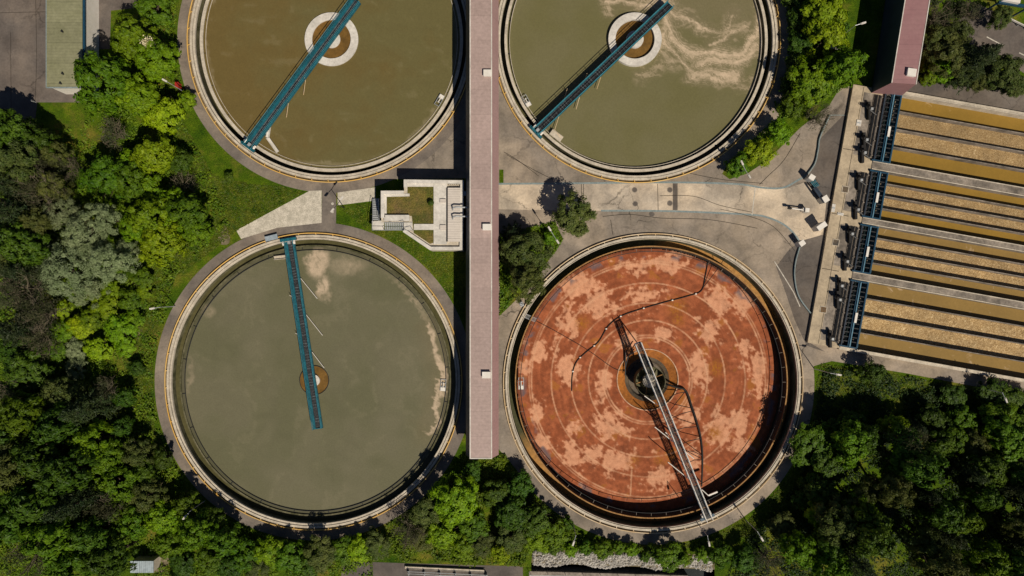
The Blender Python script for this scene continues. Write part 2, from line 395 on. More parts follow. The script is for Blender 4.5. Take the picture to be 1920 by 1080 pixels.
# ------------------------------------------------------------------ the four tanks, in plan pixels
T1, T2, T3, T4 = (620.4, 73.6), (1193.4, 73.9), (588.5, 714.9), (1224.0, 718.4)
RIM1, RIM2, RIM3, RIM4 = 264.0, 264.5, 274.4, 276.4
holes = [circ(*T1, RIM1-.5), circ(*T2, RIM2-.5), circ(*T3, RIM3-.5), circ(*T4, RIM4-.5)]
# gallery frame at the right: u along the basins, v across them
AO = Vector((1600, 160)); AU = Vector((.9846, .1748)); AV = Vector((-.1748, .9846))
def A(u, v): p = AO+AU*u+AV*v; return (p.x, p.y)
basin_hole = [A(56, 1), A(700, 1), A(700, 487), A(56, 487)]
FAR = 4200
sheet('ground', [(-FAR, -FAR), (FAR, -FAR), (FAR, FAR), (-FAR, FAR)], 0, M['lawn'], holes+[basin_hole, [(996, 1055), (1340, 1068), (1340, 1200), (996, 1200)]])

# asphalt yard round the two right-hand tanks
arc = circ(T4[0], T4[1], 303, 60, math.radians(-6), math.radians(148), True)
yard = [(903, -330), (1486, -330), (1484, 60), (1478, 150), (1462, 215), (1446, 236), (1500, 238), (1556, 196), (1574, 166), (1600, 160), A(5, 2), A(5, 486), A(400, 492), (2300, 770), (2300, 812), (1920, 742), (1700, 700), (1560, 677), (1540, 682)] + arc + [(935, 842), (903, 842)]
sheet('yard', yard, .004, M['asphalt'], [holes[1], holes[3]])
sheet('yard_shade_side', [(736, 336), (742, 306), (800, 286), (846, 214), (880, 150), (903, 120), (903, 334)], .008, M['asphalt'])
for nm, t, r0, r1 in (('tank_path', T1, RIM1, 288), ('tank_path', T3, RIM3, 298.5)):
    annulus(nm, t[0], t[1], r0, r1, .012, M['asphalt_ring'])
# darker asphalt by the gallery, slab road, paving
sheet('apron', [(1536, 262), (1592, 205), (1514, 640), (1548, 660), (1512, 648), (1490, 600), (1470, 540), (1455, 500), (1478, 470), (1500, 452), (1512, 335), (1530, 306)], .008, M['asphalt_dark'])
sheet('slab_road', [(905, 346), (1090, 344), (1260, 342), (1400, 346), (1450, 352), (1480, 352), (1508, 342), (1550, 372), (1543, 440), (1500, 452), (1476, 424), (1440, 408), (1400, 402), (1260, 396), (1090, 395), (905, 392)], .012, M['slab'])
for pts in ([(905, 345), (1090, 343.5), (1260, 342), (1380, 345), (1430, 352), (1468, 352), (1496, 338), (1512, 328)],
            [(1127, 395), (1260, 396), (1400, 402), (1440, 408), (1474, 424), (1496, 448), (1500, 458)]):
    sheet('gutter', strip(smoothline(pts), 3.4), .016, M['kerb'])
sheet('drain_strip', strip([(1266, 344), (1266, 394)], 9), .02, M['asphalt_dark'])
sheet('white_marking', strip([(1416, 352), (1410, 403)], 2), .02, M['white_line'])
sheet('white_marking', strip([(1452, 490), (1488, 548), (1500, 575)], 1.8), .02, M['white_line'])
for a in ([(1233, 345), (1234, 395)], [(1238, 367), (1300, 368), (1350, 385), (1410, 398)], [(1090, 345), (1091, 394)], [(1094, 345), (1095, 394)], [(950, 290), (1000, 318), (1040, 338)],
          [(945, 285), (970, 300), (1010, 330)], [(1130, 406), (1180, 402), (1240, 409), (1330, 412), (1420, 428)], [(1280, 322), (1350, 336), (1430, 344)], [(1145, 412), (1149, 440)],
          [(1350, 392), (1400, 404), (1450, 425), (1490, 470)], [(1500, 250), (1470, 300), (1440, 330), (1424, 346)]):
    sheet('crack', strip(smoothline(a), .9), .0235, M['groove'])
sheet('light_paving', [(443, 432), (452, 448), (520, 427), (603, 418), (603, 357), (580, 358)], .016, M['paving'])
sheet('link_path', [(604, 356), (631, 353), (630, 420), (603, 420)], .02, M['asphalt_ring'])
sheet('light_paving', [(633, 361), (704, 351), (704, 376), (633, 385)], .016, M['paving'])
for cx, cy in ((623.5, 382), (623.5, 397)):
    sheet('white_marking', circ(cx, cy, 2.6, 14), .024, M['white_line'])
# top left yard
sheet('parking_yard', [(-900, -700), (262, -700), (262, 14), (208, 20), (206, 92), (176, 92), (176, 192), (70, 192), (66, 226), (20, 252), (-900, 300)], .004, M['asphalt_park'])
sheet('concrete_apron', [(160, -700), (175, -700), (175, 96), (160, 118)], .008, M['concrete_lt'])
sheet('dry_grass', [(70, 192), (150, 192), (160, 250), (120, 270), (72, 262)], .008, M['lawn'])
for a in ([(20, 60), (21, 210)], [(67, 0), (69, 110), (66, 190)], [(0, 24), (90, 22)]):
    sheet('crack', strip(a, .8), .012, M['groove'])
# top right road
sheet('road', [(1770, 60), (1835, 8), (2300, 220), (2300, 420), (1925, 140), (1880, 112)], .004, M['asphalt_park'])
for a, b in (((1813, 47), (1822, 53)), ((1850, 69), (1880, 85)), ((1911, 99), (1950, 118))):
    sheet('white_marking', strip([a, b], 2), .01, M['white_line'])
sheet('earth_strip', [A(70, -48), A(700, -34), A(700, -1), A(70, -1)], .008, M['asphalt_dark'])
# bottom strip, bank and canal
sheet('earth_strip', [(640, 1052), (760, 1056), (980, 1062), (985, 1200), (640, 1200)], .006, M['asphalt_dark'])  # darker material than dirt, so the strip's shade is in its colour
sheet('stone_bed', [(1000, 1030), (1340, 1040), (1340, 1068), (996, 1055)], .006, M['dirt'])
sheet('earth_patch', [(288, 1040), (318, 1038), (314, 1072), (288, 1074)], .008, M['dirt'])
for p in ([(150, 610), (40, 30)], [(248, 780), (10, 26)], [(420, 440), (14, 24)], [(262, 620), (9, 20)]):
    (cx, cy), (rx, ry) = p
    sheet('bare_soil', [(cx+rx*.7*math.cos(t)*(1+.3*math.sin(3*t)), cy+ry*math.sin(t)*(1+.2*math.cos(2*t))) for t in [i*TAU/18 for i in range(18)]], .006, M['dirt'])

mb = MB(); mb.prism([G(990, 1050)[:2], G(1345, 1062)[:2], G(1345, 1200)[:2], G(990, 1200)[:2]], -3.2, -2.2); tag(mb.build('canal_water', M['canal']), kind='structure')

# ------------------------------------------------------------------ tanks
def fbm(x, y, sc, z=0.0, o=4):
    return noise.fractal(Vector((x*sc, y*sc, z)), .9, 2.0, o, noise_basis='PERLIN_ORIGINAL')
def seg_dist(px, py, pts):
    best = np.full(px.shape, 1e9)
    for (ax, ay), (bx, by) in zip(pts[:-1], pts[1:]):
        dx, dy = bx-ax, by-ay; L = dx*dx+dy*dy+1e-9
        t = np.clip(((px-ax)*dx+(py-ay)*dy)/L, 0, 1)
        best = np.minimum(best, np.hypot(px-ax-t*dx, py-ay-t*dy))
    return best
def noise_grid(X, Y, sc, z, o=4):
    return np.array([fbm(x, y, sc, z, o) for x, y in zip(X.ravel(), Y.ravel())]).reshape(X.shape)
def grid_disc(cx, cy, r, step, zf, hole=0):
    n = int(2*r/step)+2
    xs = cx-r+np.arange(n+1)*step; ys = cy-r+np.arange(n+1)*step
    X, Y = np.meshgrid(xs, ys); D = np.hypot(X-cx, Y-cy)
    keep = D <= r+step*.9
    if hole: keep &= D >= hole-step*.9
    idx = -np.ones(X.shape, int); idx[keep] = np.arange(keep.sum())
    Xk, Yk, Dk = X[keep], Y[keep], D[keep]
    mb = MB(); mb.v = [((x-960)*S, (540-y)*S, zf(d)) for x, y, d in zip(Xk, Yk, Dk)]
    a, b, c, d = idx[:-1, :-1], idx[:-1, 1:], idx[1:, 1:], idx[1:, :-1]
    ok = (a >= 0) & (b >= 0) & (c >= 0) & (d >= 0)
    mb.f = [tuple(map(int, q)) for q in zip(a[ok], d[ok], c[ok], b[ok])]
    return mb, Xk, Yk, Dk
def lerp(c0, c1, t): return c0[None, :]*(1-t[:, None])+c1[None, :]*t[:, None]
def ss(x, a, b): t = np.clip((x-a)/(b-a), 0, 1); return t*t*(3-2*t)

def guide_rail(t, r, rim, label, n=54, mats=('yellow', 'yellow')):      # low rail on short crossbars fixed to the rim
    c = G(*t); root = thing('guide_rail', label, 'rail', (c.x, c.y, 0), 'low yellow rails round the tanks')
    h = .24
    ring = [(c.x+r*S*math.cos(a*TAU/180), c.y+r*S*math.sin(a*TAU/180), h) for a in range(180)]
    MB().tube(ring, .085, 8, True).build('rail', M[mats[0]], root, True)
    bar = None
    for i in range(n):
        a = (i+.37)*TAU/n; q = (r+rim)/2; loc = (q*S*math.cos(a), q*S*math.sin(a), 0)
        if bar is None:
            w = (r-rim)*S*1.25; e = MB().box((c.x, c.y, h-.02), (w, .1, .07)); e.box((c.x+w*.42, c.y, h/2-.03), (.1, .1, h-.06)); bar = e.build('crossbar', M[mats[1]], root); o = bar
        else: o = bar.copy(); col.objects.link(o); o.parent = root
        o.location = loc; o.rotation_euler = (0, 0, a+.5)
    return root

def clarifier(t, label, rim, zr, wall_r, zw, depth, extra):
    c = G(*t); root = thing('clarifier_tank', label, 'tank', (c.x, c.y, 0), 'round settling tanks')
    ro, ri = rim
    MB().lathe(c, [(ro*S, -.6), (ro*S, zr), (ri*S, zr), (ri*S, zr-.35)], 256).build('rim', M['concrete'], root)
    MB().lathe(c, [(ri*S, zr-.33), ((ri-.9)*S, zr-.33)], 256).build('joint', M['groove'], root)
    ledge = extra.get('ledge', 3.5)
    MB().lathe(c, [((ri-.9)*S, zr-.36), ((ri-.9)*S, zr-.1), ((ri-.9-ledge)*S, zr-.1), ((ri-.9-ledge)*S, zr-.5)], 256).build('ledge', M['concrete'], root)
    MB().lathe(c, [((ri-.9-ledge)*S, zr-.49), ((ri-.9-ledge)*S, depth)], 256).build('outer_wall', M['concrete_green'], root)
    MB().lathe(c, [((ri-.9-ledge)*S, depth), ((wall_r[0])*S, depth)], 256).build('channel_floor', extra.get('chan_mat', M['concrete_green']), root)
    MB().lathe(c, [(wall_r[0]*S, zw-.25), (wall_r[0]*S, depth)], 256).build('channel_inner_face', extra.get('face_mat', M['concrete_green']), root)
    MB().lathe(c, [(wall_r[0]*S, zw-.25), (wall_r[0]*S, zw), (wall_r[1]*S, zw), (wall_r[1]*S, zw-.15)], 256).build('weir_wall', extra.get('weir_mat', M['concrete']), root)
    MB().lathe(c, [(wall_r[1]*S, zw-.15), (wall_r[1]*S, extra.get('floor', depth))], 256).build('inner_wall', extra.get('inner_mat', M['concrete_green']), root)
    if 'baffle' in extra:
        rb, zb = extra['baffle']
        MB().lathe(c, [((rb+.45)*S, zb-.8), ((rb+.45)*S, zb), ((rb-.45)*S, zb), ((rb-.45)*S, zb-.8)], 256).build('scum_baffle', extra.get('baffle_mat', M['concrete']), root)
        br = None
        for i in range(24):
            a = TAU*i/24+.1
            q = (rb+wall_r[1])/2
            if br is None: br = MB().box((c.x, c.y, zb-.12), ((wall_r[1]-rb)*S, .08, .08)).build('bracket', M['steel_dk'], root); o = br
            else: o = br.copy(); col.objects.link(o); o.parent = root
            o.location = (q*S*math.cos(a), q*S*math.sin(a), 0); o.rotation_euler = (0, 0, a)
    return root, c

def feed_well(root, c, zt, zw, r_out, r_in, column=16, offset=(0, 0)):
    cc = (c.x+offset[0]*S, c.y+offset[1]*S)
    MB().lathe(cc, [(r_out*S, zw-1.0), (r_out*S, zt), (r_in*S, zt), (r_in*S, zw-1.2)], 128).build('feed_well', M['concrete_lt'], root)
    MB().lathe(cc, [(column*S, zw-1.2), (column*S, zt-.05)], 48, True).build('centre_column', M['concrete_lt'], root)
    return cc

# --- tank 1: brown water
r1, c1 = clarifier(T1, 'olive brown round tank of plain water, white inlet ring, left of pink gallery top end', (RIM1, 259.8), .15, (247.7, 241.7), -.3, -2.4,
                   {'baffle': (237, -.4), 'ledge': 4})
Z1 = -.5
mb, X, Y, D = grid_disc(T1[0], T1[1], 242.5, 3.2, lambda d: Z1)
n1 = noise_grid(X, Y, .012, 41.0, 4); n2 = noise_grid(X+n1*60, Y*1.6, .03, 42.0, 5)
t = np.clip((X-430)/330+.55*n1+.2*n2, 0, 1)
colr = lerp(np.array([.145, .106, .036]), np.array([.138, .12, .048]), t)*(1+.05*n2)[:, None]
f = np.clip(ss(n2, .45, .7)*.07+.3*(1-ss(np.abs(D-234+6*n2), .5, 4))*ss(n1, 0, .3), 0, 1)
colr = colr*(1-f[:, None])+np.array([.40, .33, .22])[None]*f[:, None]
tag(mb.build('tank_water', M['tinted'], colors=np.c_[colr, np.ones(len(colr))]), kind='structure')
mb = MB(); mb.lathe(c1, [(257*S, -2.0), (247*S, -2.0)], 128); tag(mb.build('channel_water', M['murk_ch']), kind='structure')
q = feed_well(r1, c1, Z1+.22, Z1, 50.3, 36.3, 16.5, (0, 1.6))
mb = MB(); mb.lathe(q, [(36.3*S, Z1+.03), (.01, Z1+.03)], 64, True); tag(mb.build('well_water', M['murk_well']), kind='structure')
# --- tank 2: water with streaks of pale scum
r2, c2 = clarifier(T2, 'olive round tank with swirling pale scum streaks, white inlet ring, right of pink gallery', (RIM2, 260.3), .15, (247.6, 242.4), -.3, -2.4,
                   {'baffle': (238, -.7), 'ledge': 4})
Z2 = -1.1
mb, X, Y, D = grid_disc(T2[0], T2[1], 243, 1.7, lambda d: Z2)
base = np.array([.148, .136, .058]); base2 = np.array([.162, .148, .072]); pale = np.array([.60, .47, .33]); grey = np.array([.22, .18, .11])
# image position of the surface points
kk = H/(H-Z2); IX, IY = 960+(X-960)*kk, 540+(Y-540)*kk
n1 = noise_grid(IX, IY, .035, 1.0); n2 = noise_grid(IX, IY, .035, 9.0); n3 = noise_grid(IX, IY, .16, 4.0, 5); n4 = noise_grid(IX, IY, .012, 2.0, 3)
wx, wy = IX+n1*7+n3*1.3, IY+n2*7+n3*1.3
lines = [([(1140, 2), (1185, 4), (1230, 12), (1262, 25), (1290, 35), (1315, 55), (1345, 62), (1375, 57), (1398, 50)], 3.6, .9),
 ([(1190, -8), (1225, -2), (1255, 8)], 10, .9),
 ([(1245, 30), (1255, 55), (1275, 85), (1300, 100), (1330, 98), (1365, 103), (1390, 98), (1405, 82), (1420, 60), (1428, 20)], 9.5, 1.0),
 ([(1243, 38), (1250, 80), (1270, 110), (1300, 135), (1330, 146), (1365, 150), (1385, 138)], 4.5, .9),
 ([(1310, 118), (1340, 112), (1370, 118), (1400, 108), (1417, 88)], 9.5, 1.0),
 ([(1305, 138), (1340, 136), (1377, 146)], 9, .95), ([(1330, 82), (1355, 75), (1380, 58)], 3.2, .9), ([(1345, 70), (1362, 60), (1374, 30)], 1.6, .7),
 ([(1236, 120), (1228, 130), (1200, 142)], 2.0, .45), ([(1250, 40), (1240, 60), (1244, 95), (1262, 120)], 5, .5), ([(1140, 12), (1142, 22)], 3, .7),
 ([(1290, 142), (1330, 150), (1370, 152), (1405, 160), (1415, 150)], 3, .45)]
f = np.zeros_like(X); halo = np.zeros_like(X)
for pts, w, a in lines:
    d = seg_dist(wx, wy, smoothline(pts, 5))
    ww = w*(1+.5*n1)
    env = 1-ss(d, ww*.3, ww*1.7)
    core = 1-ss(d, ww*.22, ww*.62)
    fil = .5+.5*np.cos(d*1.75+n2*7+n4*9)
    f = np.maximum(f, a*np.maximum(core*(.8+.3*n3), env*np.clip(.16+.85*fil**2, 0, 1))); halo = np.maximum(halo, (1-ss(d, 2, 24)))
    f = np.maximum(f, .42*(1-ss(d, ww, ww+15))*ss(fil, .8, .98)*(n1 > -.1))
streak = noise_grid(IX*.5+n1*14, IY*2.2+n2*20, .06, 3.0, 5)
f = np.clip(f*(.9+.35*streak), 0, 1)
f = np.maximum(f, halo*np.clip(streak*1.2-.15, 0, .35))
colr = lerp(base, base2, np.clip(.5+n4, 0, 1)); colr = colr*(1-.42*halo[:, None])+grey[None]*.42*halo[:, None]
topr = ss(IX, 1130, 1200)*(1-ss(IY, 10, 90)); colr = colr*(1-.35*topr[:, None])+grey[None]*.35*topr[:, None]
colr = colr*(1-f[:, None])+pale[None]*f[:, None]
tag(mb.build('tank_water', M['tinted'], colors=np.c_[colr, np.ones(len(colr))]), kind='structure')
mb = MB(); mb.lathe(c2, [(257*S, -2.0), (247*S, -2.0)], 128); tag(mb.build('channel_water', M['murk_ch']), kind='structure')
q = feed_well(r2, c2, -.5, Z2, 50.2, 36.8, 16.2, (-1.5, 3))
mb = MB(); mb.lathe(q, [(36.5*S, Z2+.1), (.01, Z2+.1)], 64, True); tag(mb.build('well_water', M['murk_well']), kind='structure')
# --- tank 3: grey-green water, foam patch
r3, c3 = clarifier(T3, 'grey green round tank below small flat roofed building, foam patch by its bridge', (RIM3, 270.4), .3, (256.2, 253.4), -.75, -1.8,
                   {'baffle': (247, -.8), 'ledge': 3.4, 'weir_mat': M['concrete_green'], 'baffle_mat': M['steel_dk']})
Z3 = -.97
mb, X, Y, D = grid_disc(T3[0], T3[1], 255, 1.9, lambda d: Z3)
kk = H/(H-Z3); IX, IY = 960+(X-960)*kk, 540+(Y-540)*kk
n1 = noise_grid(IX, IY, .035, 11.0); n3 = noise_grid(IX, IY, .15, 14.0, 5); n4 = noise_grid(IX, IY, .010, 12.0, 3)
base = np.array([.132, .128, .072]); base2 = np.array([.154, .144, .088]); pale = np.array([.52, .41, .29])
colr = lerp(base, base2, np.clip(.5+n4*1.2, 0, 1))
n8 = noise_grid(IX+n1*50, IY*.55+n4*90, .02, 44.0, 5); colr = colr*(1+.07*n8)[:, None]; e8 = ss(n8, .35, .6)*.06; colr = colr*(1-e8[:, None])+np.array([.34, .28, .2])[None]*e8[:, None]
wx, wy = IX+n1*10+n3*4, IY+n1*6+n3*5
f = .95*(1-ss(np.hypot((wx-597)/26, (wy-494)/30), .55, 1.2))
f = np.maximum(f, .95*(1-ss(np.hypot((wx-607)/16, (wy-540)/24), .4, 1.25)))
f = np.maximum(f, .5*(1-ss(np.hypot((wx-535)/16, (wy-483)/6), .4, 1.1)))
f = np.maximum(f, .38*(1-ss(np.hypot((wx-655)/48, (wy-500)/22), .2, 1.1)))
f = np.maximum(f, .3*(1-ss(np.hypot((wx-388)/16, (wy-582)/14), .2, 1.1)))
f = np.maximum(f, .25*(1-ss(np.hypot((wx-355)/7, (wy-705)/50), .2, 1.1)))
d = seg_dist(wx, wy, smoothline([(808, 612), (817, 650), (826, 684), (829, 720), (822, 755), (816, 790), (804, 812)], 4))
f = np.maximum(f, .9*(1-ss(d, 2.0, 6.5+3*n3)))
hd = 1-ss(d, 2, 48); colr = colr+hd[:, None]*np.array([.02, .008, .004])[None]
rr = np.hypot(IX-588, IY-711); sect = ss(IX, 700, 780)*(1-ss(IY, 560, 660))
f = np.maximum(f, .35*sect*(1-ss(np.abs(rr-240+n3*8), 1, 7)))
n6 = noise_grid(IX+n1*18, IY*.6, .09, 17.0, 5)
f = np.clip(f*(.9+.6*n6+.25*n3), 0, 1)
colr = colr*(1-f[:, None])+pale[None]*f[:, None]
colr *= (1-.3*ss(D, 246.5, 248))[:, None]  # shadow between baffle and weir painted into the water colour
tag(mb.build('tank_water', M['tinted'], colors=np.c_[colr, np.ones(len(colr))]), kind='structure')
mb = MB(); mb.lathe(c3, [(268*S, -1.2), (256*S, -1.2)], 128); tag(mb.build('channel_water', M['murk_ch']), kind='structure')
cc = (c3.x-2.5*S, c3.y+.3*S)
MB().lathe(cc, [(28*S, Z3-.6), (28*S, Z3+.12), (27*S, Z3+.12), (27*S, Z3-.6)], 64).build('feed_well', M['steel_dk'], r3)
MB().lathe(cc, [(11*S, Z3-.6), (11*S, Z3+.35)], 40, True).build('centre_column', M['concrete_lt'], r3)
mb = MB(); mb.lathe(cc, [(27.2*S, Z3+.04), (.01, Z3+.04)], 64, True); tag(mb.build('well_water', M['murk_well']), kind='structure')
# --- tank 4: drained, stained floor
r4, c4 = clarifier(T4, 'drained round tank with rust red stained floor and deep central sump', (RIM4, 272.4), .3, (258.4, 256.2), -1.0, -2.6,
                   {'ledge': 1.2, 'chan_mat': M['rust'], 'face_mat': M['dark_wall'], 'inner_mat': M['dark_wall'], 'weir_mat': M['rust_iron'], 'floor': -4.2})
# hanging scum ring on brackets
ringp = [(c4.x+248*S*math.cos(a*TAU/160), c4.y+248*S*math.sin(a*TAU/160), -1.1) for a in range(160)]
MB().tube(ringp, .05, 6, True).build('scum_ring', M['steel_dk'], r4, True)
br = None
for i in range(56):
    a = TAU*i/56
    if br is None: br = MB().box((c4.x, c4.y, -1.1), (.5, .045, .05)).build('bracket', M['deck_conc2'], r4); o = br
    else: o = br.copy(); col.objects.link(o); o.parent = r4
    o.location = (251.6*S*math.cos(a), 250.6*S*math.sin(a), 0); o.rotation_euler = (0, 0, a)
def zfloor(d): return -3.3-.65*(1-min(max((d-60)/194, 0), 1))
mb, X, Y, D = grid_disc(T4[0], T4[1], 254, 1.6, zfloor, 60)
zz = np.array([zfloor(d) for d in D]); kk = H/(H-zz); IX, IY = 960+(X-960)*kk, 540+(Y-540)*kk
n1 = noise_grid(IX, IY, .02, 21.0, 5); n2 = noise_grid(IX, IY, .06, 23.0, 6); n3 = noise_grid(IX, IY, .25, 24.0, 3); n5 = noise_grid(IX, IY, .03, 27.0, 3)
blobs = [(1080, 540, 42, 34), (1252, 492, 62, 22), (1345, 560, 26, 48), (1330, 620, 36, 34), (1120, 570, 40, 34), (1062, 610, 26, 36), (1010, 655, 22, 26), (985, 690, 14, 20), (1062, 690, 22, 34),
 (1145, 805, 40, 28), (1075, 800, 20, 22), (1070, 845, 22, 30), (1160, 862, 38, 34), (1110, 850, 26, 26), (1235, 895, 34, 24), (1350, 800, 30, 40), (1390, 790, 24, 34), (1395, 650, 16, 30),
 (1395, 560, 20, 30), (1190, 500, 34, 20), (1240, 625, 30, 16), (1180, 640, 30, 20), (1310, 700, 20, 50), (1420, 690, 18, 50), (1010, 770, 22, 26), (1395, 835, 24, 22), (1130, 720, 20, 40), (1300, 850, 18, 30), (1020, 830, 16, 22), (1290, 780, 20, 24), (1210, 550, 40, 16)]
bias = np.full_like(X, -.24)
for bx, by, rx, ry in blobs: bias = np.maximum(bias, .42*np.exp(-1.1*(((IX-bx)/rx)**2+((IY-by)/ry)**2))-.24)
n7 = noise_grid(IX, IY, .14, 29.0, 6); th = np.arctan2(Y-T4[1], X-T4[0]); n9 = noise_grid(D, th*55, .10, 33.0, 5)
val = bias*1.15+n1*.20+n2*.22+n7*.15+n9*.13+n3*.05
f = ss(val, -.07, .10)*(.9+.25*n7+.15*n9)
red = np.array([.25, .062, .018]); red2 = np.array([.34, .095, .034]); peach = np.array([.70, .35, .20]); orange = np.array([.36, .13, .008])
colr = lerp(red, red2, np.clip(.5+n5*1.0+n7*.5+n9*.6, 0, 1))*(1+.16*n7+.16*n9)[:, None]
colr = colr*(1-f[:, None]*.82)+peach[None]*f[:, None]*.82
of = ss(n5+n2*.3, .42, .62)*(1-f)*.5
for bx, by, rr_ in ((1268, 575, 16), (1092, 606, 12), (1190, 862, 8), (1236, 862, 9), (1340, 812, 12), (1342, 690, 14), (1272, 600, 10)):
    of = np.maximum(of, .9*np.exp(-((IX-bx)**2+(IY-by)**2)/rr_**2)*(.7+n3))
of = np.clip(of, 0, 1)
colr = colr*(1-of[:, None])+orange[None]*of[:, None]
dark = ss(n2-n1*.5, .3, .5)*.14; colr *= (1-dark)[:, None]
gb = np.clip(1-np.abs(D-243)/9, 0, 1)*ss(noise_grid(IX, IY, .03, 31., 3), .08, .25)*.8
colr = colr*(1-gb[:, None])+np.array([.10, .10, .12])[None]*gb[:, None]
for rad, w, a in ((81.8, 1.3, .85), (86.5, 1.3, .75), (115.5, 1.25, .8), (149.5, 1.2, .78), (188, 1.2, .75), (226.5, 1.25, .75), (231, 1, .55)):
    g = a*(1-ss(np.abs(D-rad), w*.6, w*1.6))*np.clip(.8+.7*n2+.3*n7, .2, 1.2); colr = colr*(1-g[:, None])+np.array([.62, .33, .19])[None]*g[:, None]
w2 = 1-ss(np.abs(IX-(1188+(IY-810)*-.05))+np.where((IY > 880) & (IY < 930), 0, 99), .6, 1.6)
colr = colr*(1-.7*w2[:, None])+np.array([.62, .35, .2])[None]*.7*w2[:, None]
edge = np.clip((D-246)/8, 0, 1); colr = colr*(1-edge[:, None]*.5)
tag(mb.build('tank_floor', M['tinted_floor'], r4, colors=np.c_[np.clip(colr, .004, 1), np.ones(len(colr))]))
MB().lathe(c4, [(60.3*S, -4.1), (60.3*S, -3.87), (58.4*S, -3.87), (58.4*S, -4.2)], 128).build('sump_kerb', M['peach_conc'], r4)
MB().lathe(c4, [(59*S, -4.0), (43*S, -4.5)], 128).build('sump_slope', M['sump'], r4)
MB().lathe(c4, [(43.2*S, -4.48), (37*S, -4.8), (34*S, -5.4), (.01, -5.5)], 96, True).build('sump_pit', M['black_pit'], r4)
MB().lathe(c4, [(28.5*S, -3.4), (28.5*S, -1.6), (27.6*S, -1.6), (27.6*S, -3.35), (12.8*S, -3.4)], 96).build('feed_drum', M['concrete_green'], r4)
MB().lathe(c4, [(13*S, -5.5), (13*S, -2.4)], 40, True).build('centre_column', M['concrete'], r4)
for k, a in enumerate((.5, 1.9, 3.3, 4.4)):
    MB().beam((c4.x+14*S*math.cos(a), c4.y+14*S*math.sin(a), -2.9), (c4.x+27.5*S*math.cos(a), c4.y+27.5*S*math.sin(a), -2.0), .12, .12).build('brace', M['rust_iron'], r4)

guide_rail(T1, 268.2, RIM1, 'low yellow rail round the plain olive brown tank')
guide_rail(T2, 269.0, RIM2, 'low yellow rail round the tank with swirling scum streaks')
guide_rail(T3, 278.0, RIM3, 'low yellow rail round the grey green tank, brightest beside the pink gallery')
guide_rail(T4, 280.3, RIM4, 'low cream yellow rail round the drained rust red tank', mats=('cream', 'cream'))
for t, r0, r1 in ((T1, RIM1, 268.8), (T2, RIM2, 269.6), (T3, RIM3, 278.6), (T4, RIM4, 281)):
    annulus('rail_bed', t[0], t[1], r0, r1, .028, M['rail_bed'])

# ------------------------------------------------------------------ scraper bridges
def bridge(label, p0, p1, hz, width, rails='teal_lt', girder='teal', deck='grate', gw=.34, gh=.5, rh=1.0, carriage=30, legs=True, group='scraper bridges over the tanks', rung='grate_lt'):
    a, b = W(*p0, hz), W(*p1, hz); d = (b-a); L = d.length; d.normalize(); n = Vector((-d.y, d.x, 0))
    w = width*S
    root = thing('scraper_bridge', label, 'scraper bridge', (a.x, a.y, 0), group)
    for s in (-1, 1):
        o = n*s*(w/2-gw/2)
        MB().beam(a+o, b+o, gw, gh).build('girder', M[girder], root)
        mb = MB(); ro = n*s*(w/2-.05)
        mb.tube([a+ro+Vector((0, 0, rh)), b+ro+Vector((0, 0, rh))], .05, 6); mb.tube([a+ro+Vector((0, 0, rh*.55)), b+ro+Vector((0, 0, rh*.55))], .03, 6)
        k = max(2, int(L/1.5))
        for i in range(k+1):
            p = a+d*(L*i/k)+ro; mb.tube([p+Vector((0, 0, gh/2)), p+Vector((0, 0, rh))], .03, 5)
        mb.build('handrail', M[rails], root)
    iw = w-2*gw
    mb = MB(); k = int(L/.42)
    if deck: mb.beam(a, b, max(iw, .2), .04)
    else:
        for t in (-.3, 0, .3): mb.beam(a+n*iw*t, b+n*iw*t, .09, .06)
    nf = len(mb.f); rr = random.Random(int(L*10))
    k = k if deck else int(L/.2)
    for i in range(k):
        if rr.random() < (.75 if deck else .95):
            p = a+d*(L*(i+.5)/k); mb.beam(p-n*iw*.46+Vector((0, 0, .02)), p+n*iw*.46+Vector((0, 0, .02)), rr.choice((.05, .08, .13))*(1.0 if deck else 1.1), .05)
    wk = mb.build('walkway', M[deck or rung], root); wk.data.materials.append(M[rung])
    wk.data.polygons.foreach_set('material_index', [0 if i < nf else 1 for i in range(len(wk.data.polygons))])
    mb = MB(); mb.beam(b-n*w*.5, b+n*w*.5, .12, gh*.9).build('end_plate', M[girder], root)
    # end carriage that runs on the rim
    cw = carriage*S
    e = a+d*.15; e.z = .62
    MB().beam(e-n*cw/2, e+n*cw/2, .42, .34).build('end_carriage', M[girder], root)
    for s in (-1, 1):
        p = e+n*s*(cw*.40); 
        q = MB(); q.tube([p-d*.14+Vector((0, 0, -.14)), p+d*.14+Vector((0, 0, -.14))], .28, 16); q.build('wheel', M['rubber'], root, False)
        p = e+n*s*(w*.5+.12)+d*.5
        q = MB(); q.tube([p-d*.28, p+d*.28], .17, 12); q.box((p.x, p.y, p.z+.16), (.2, .2, .2)); q.build('drive_motor', M['white'], root)
    return root, a, b, d, n
def arms(root, lst, z, m='white', r=.05, name='scum_arm'):
    for pts in lst:
        P = [W(x, y, z) for x, y in pts]
        mb = MB().tube(P, r, 6)
        mb.tube([P[0], P[0]+Vector((0, 0, .5))], r*.9, 6); mb.build(name, M[m], root)

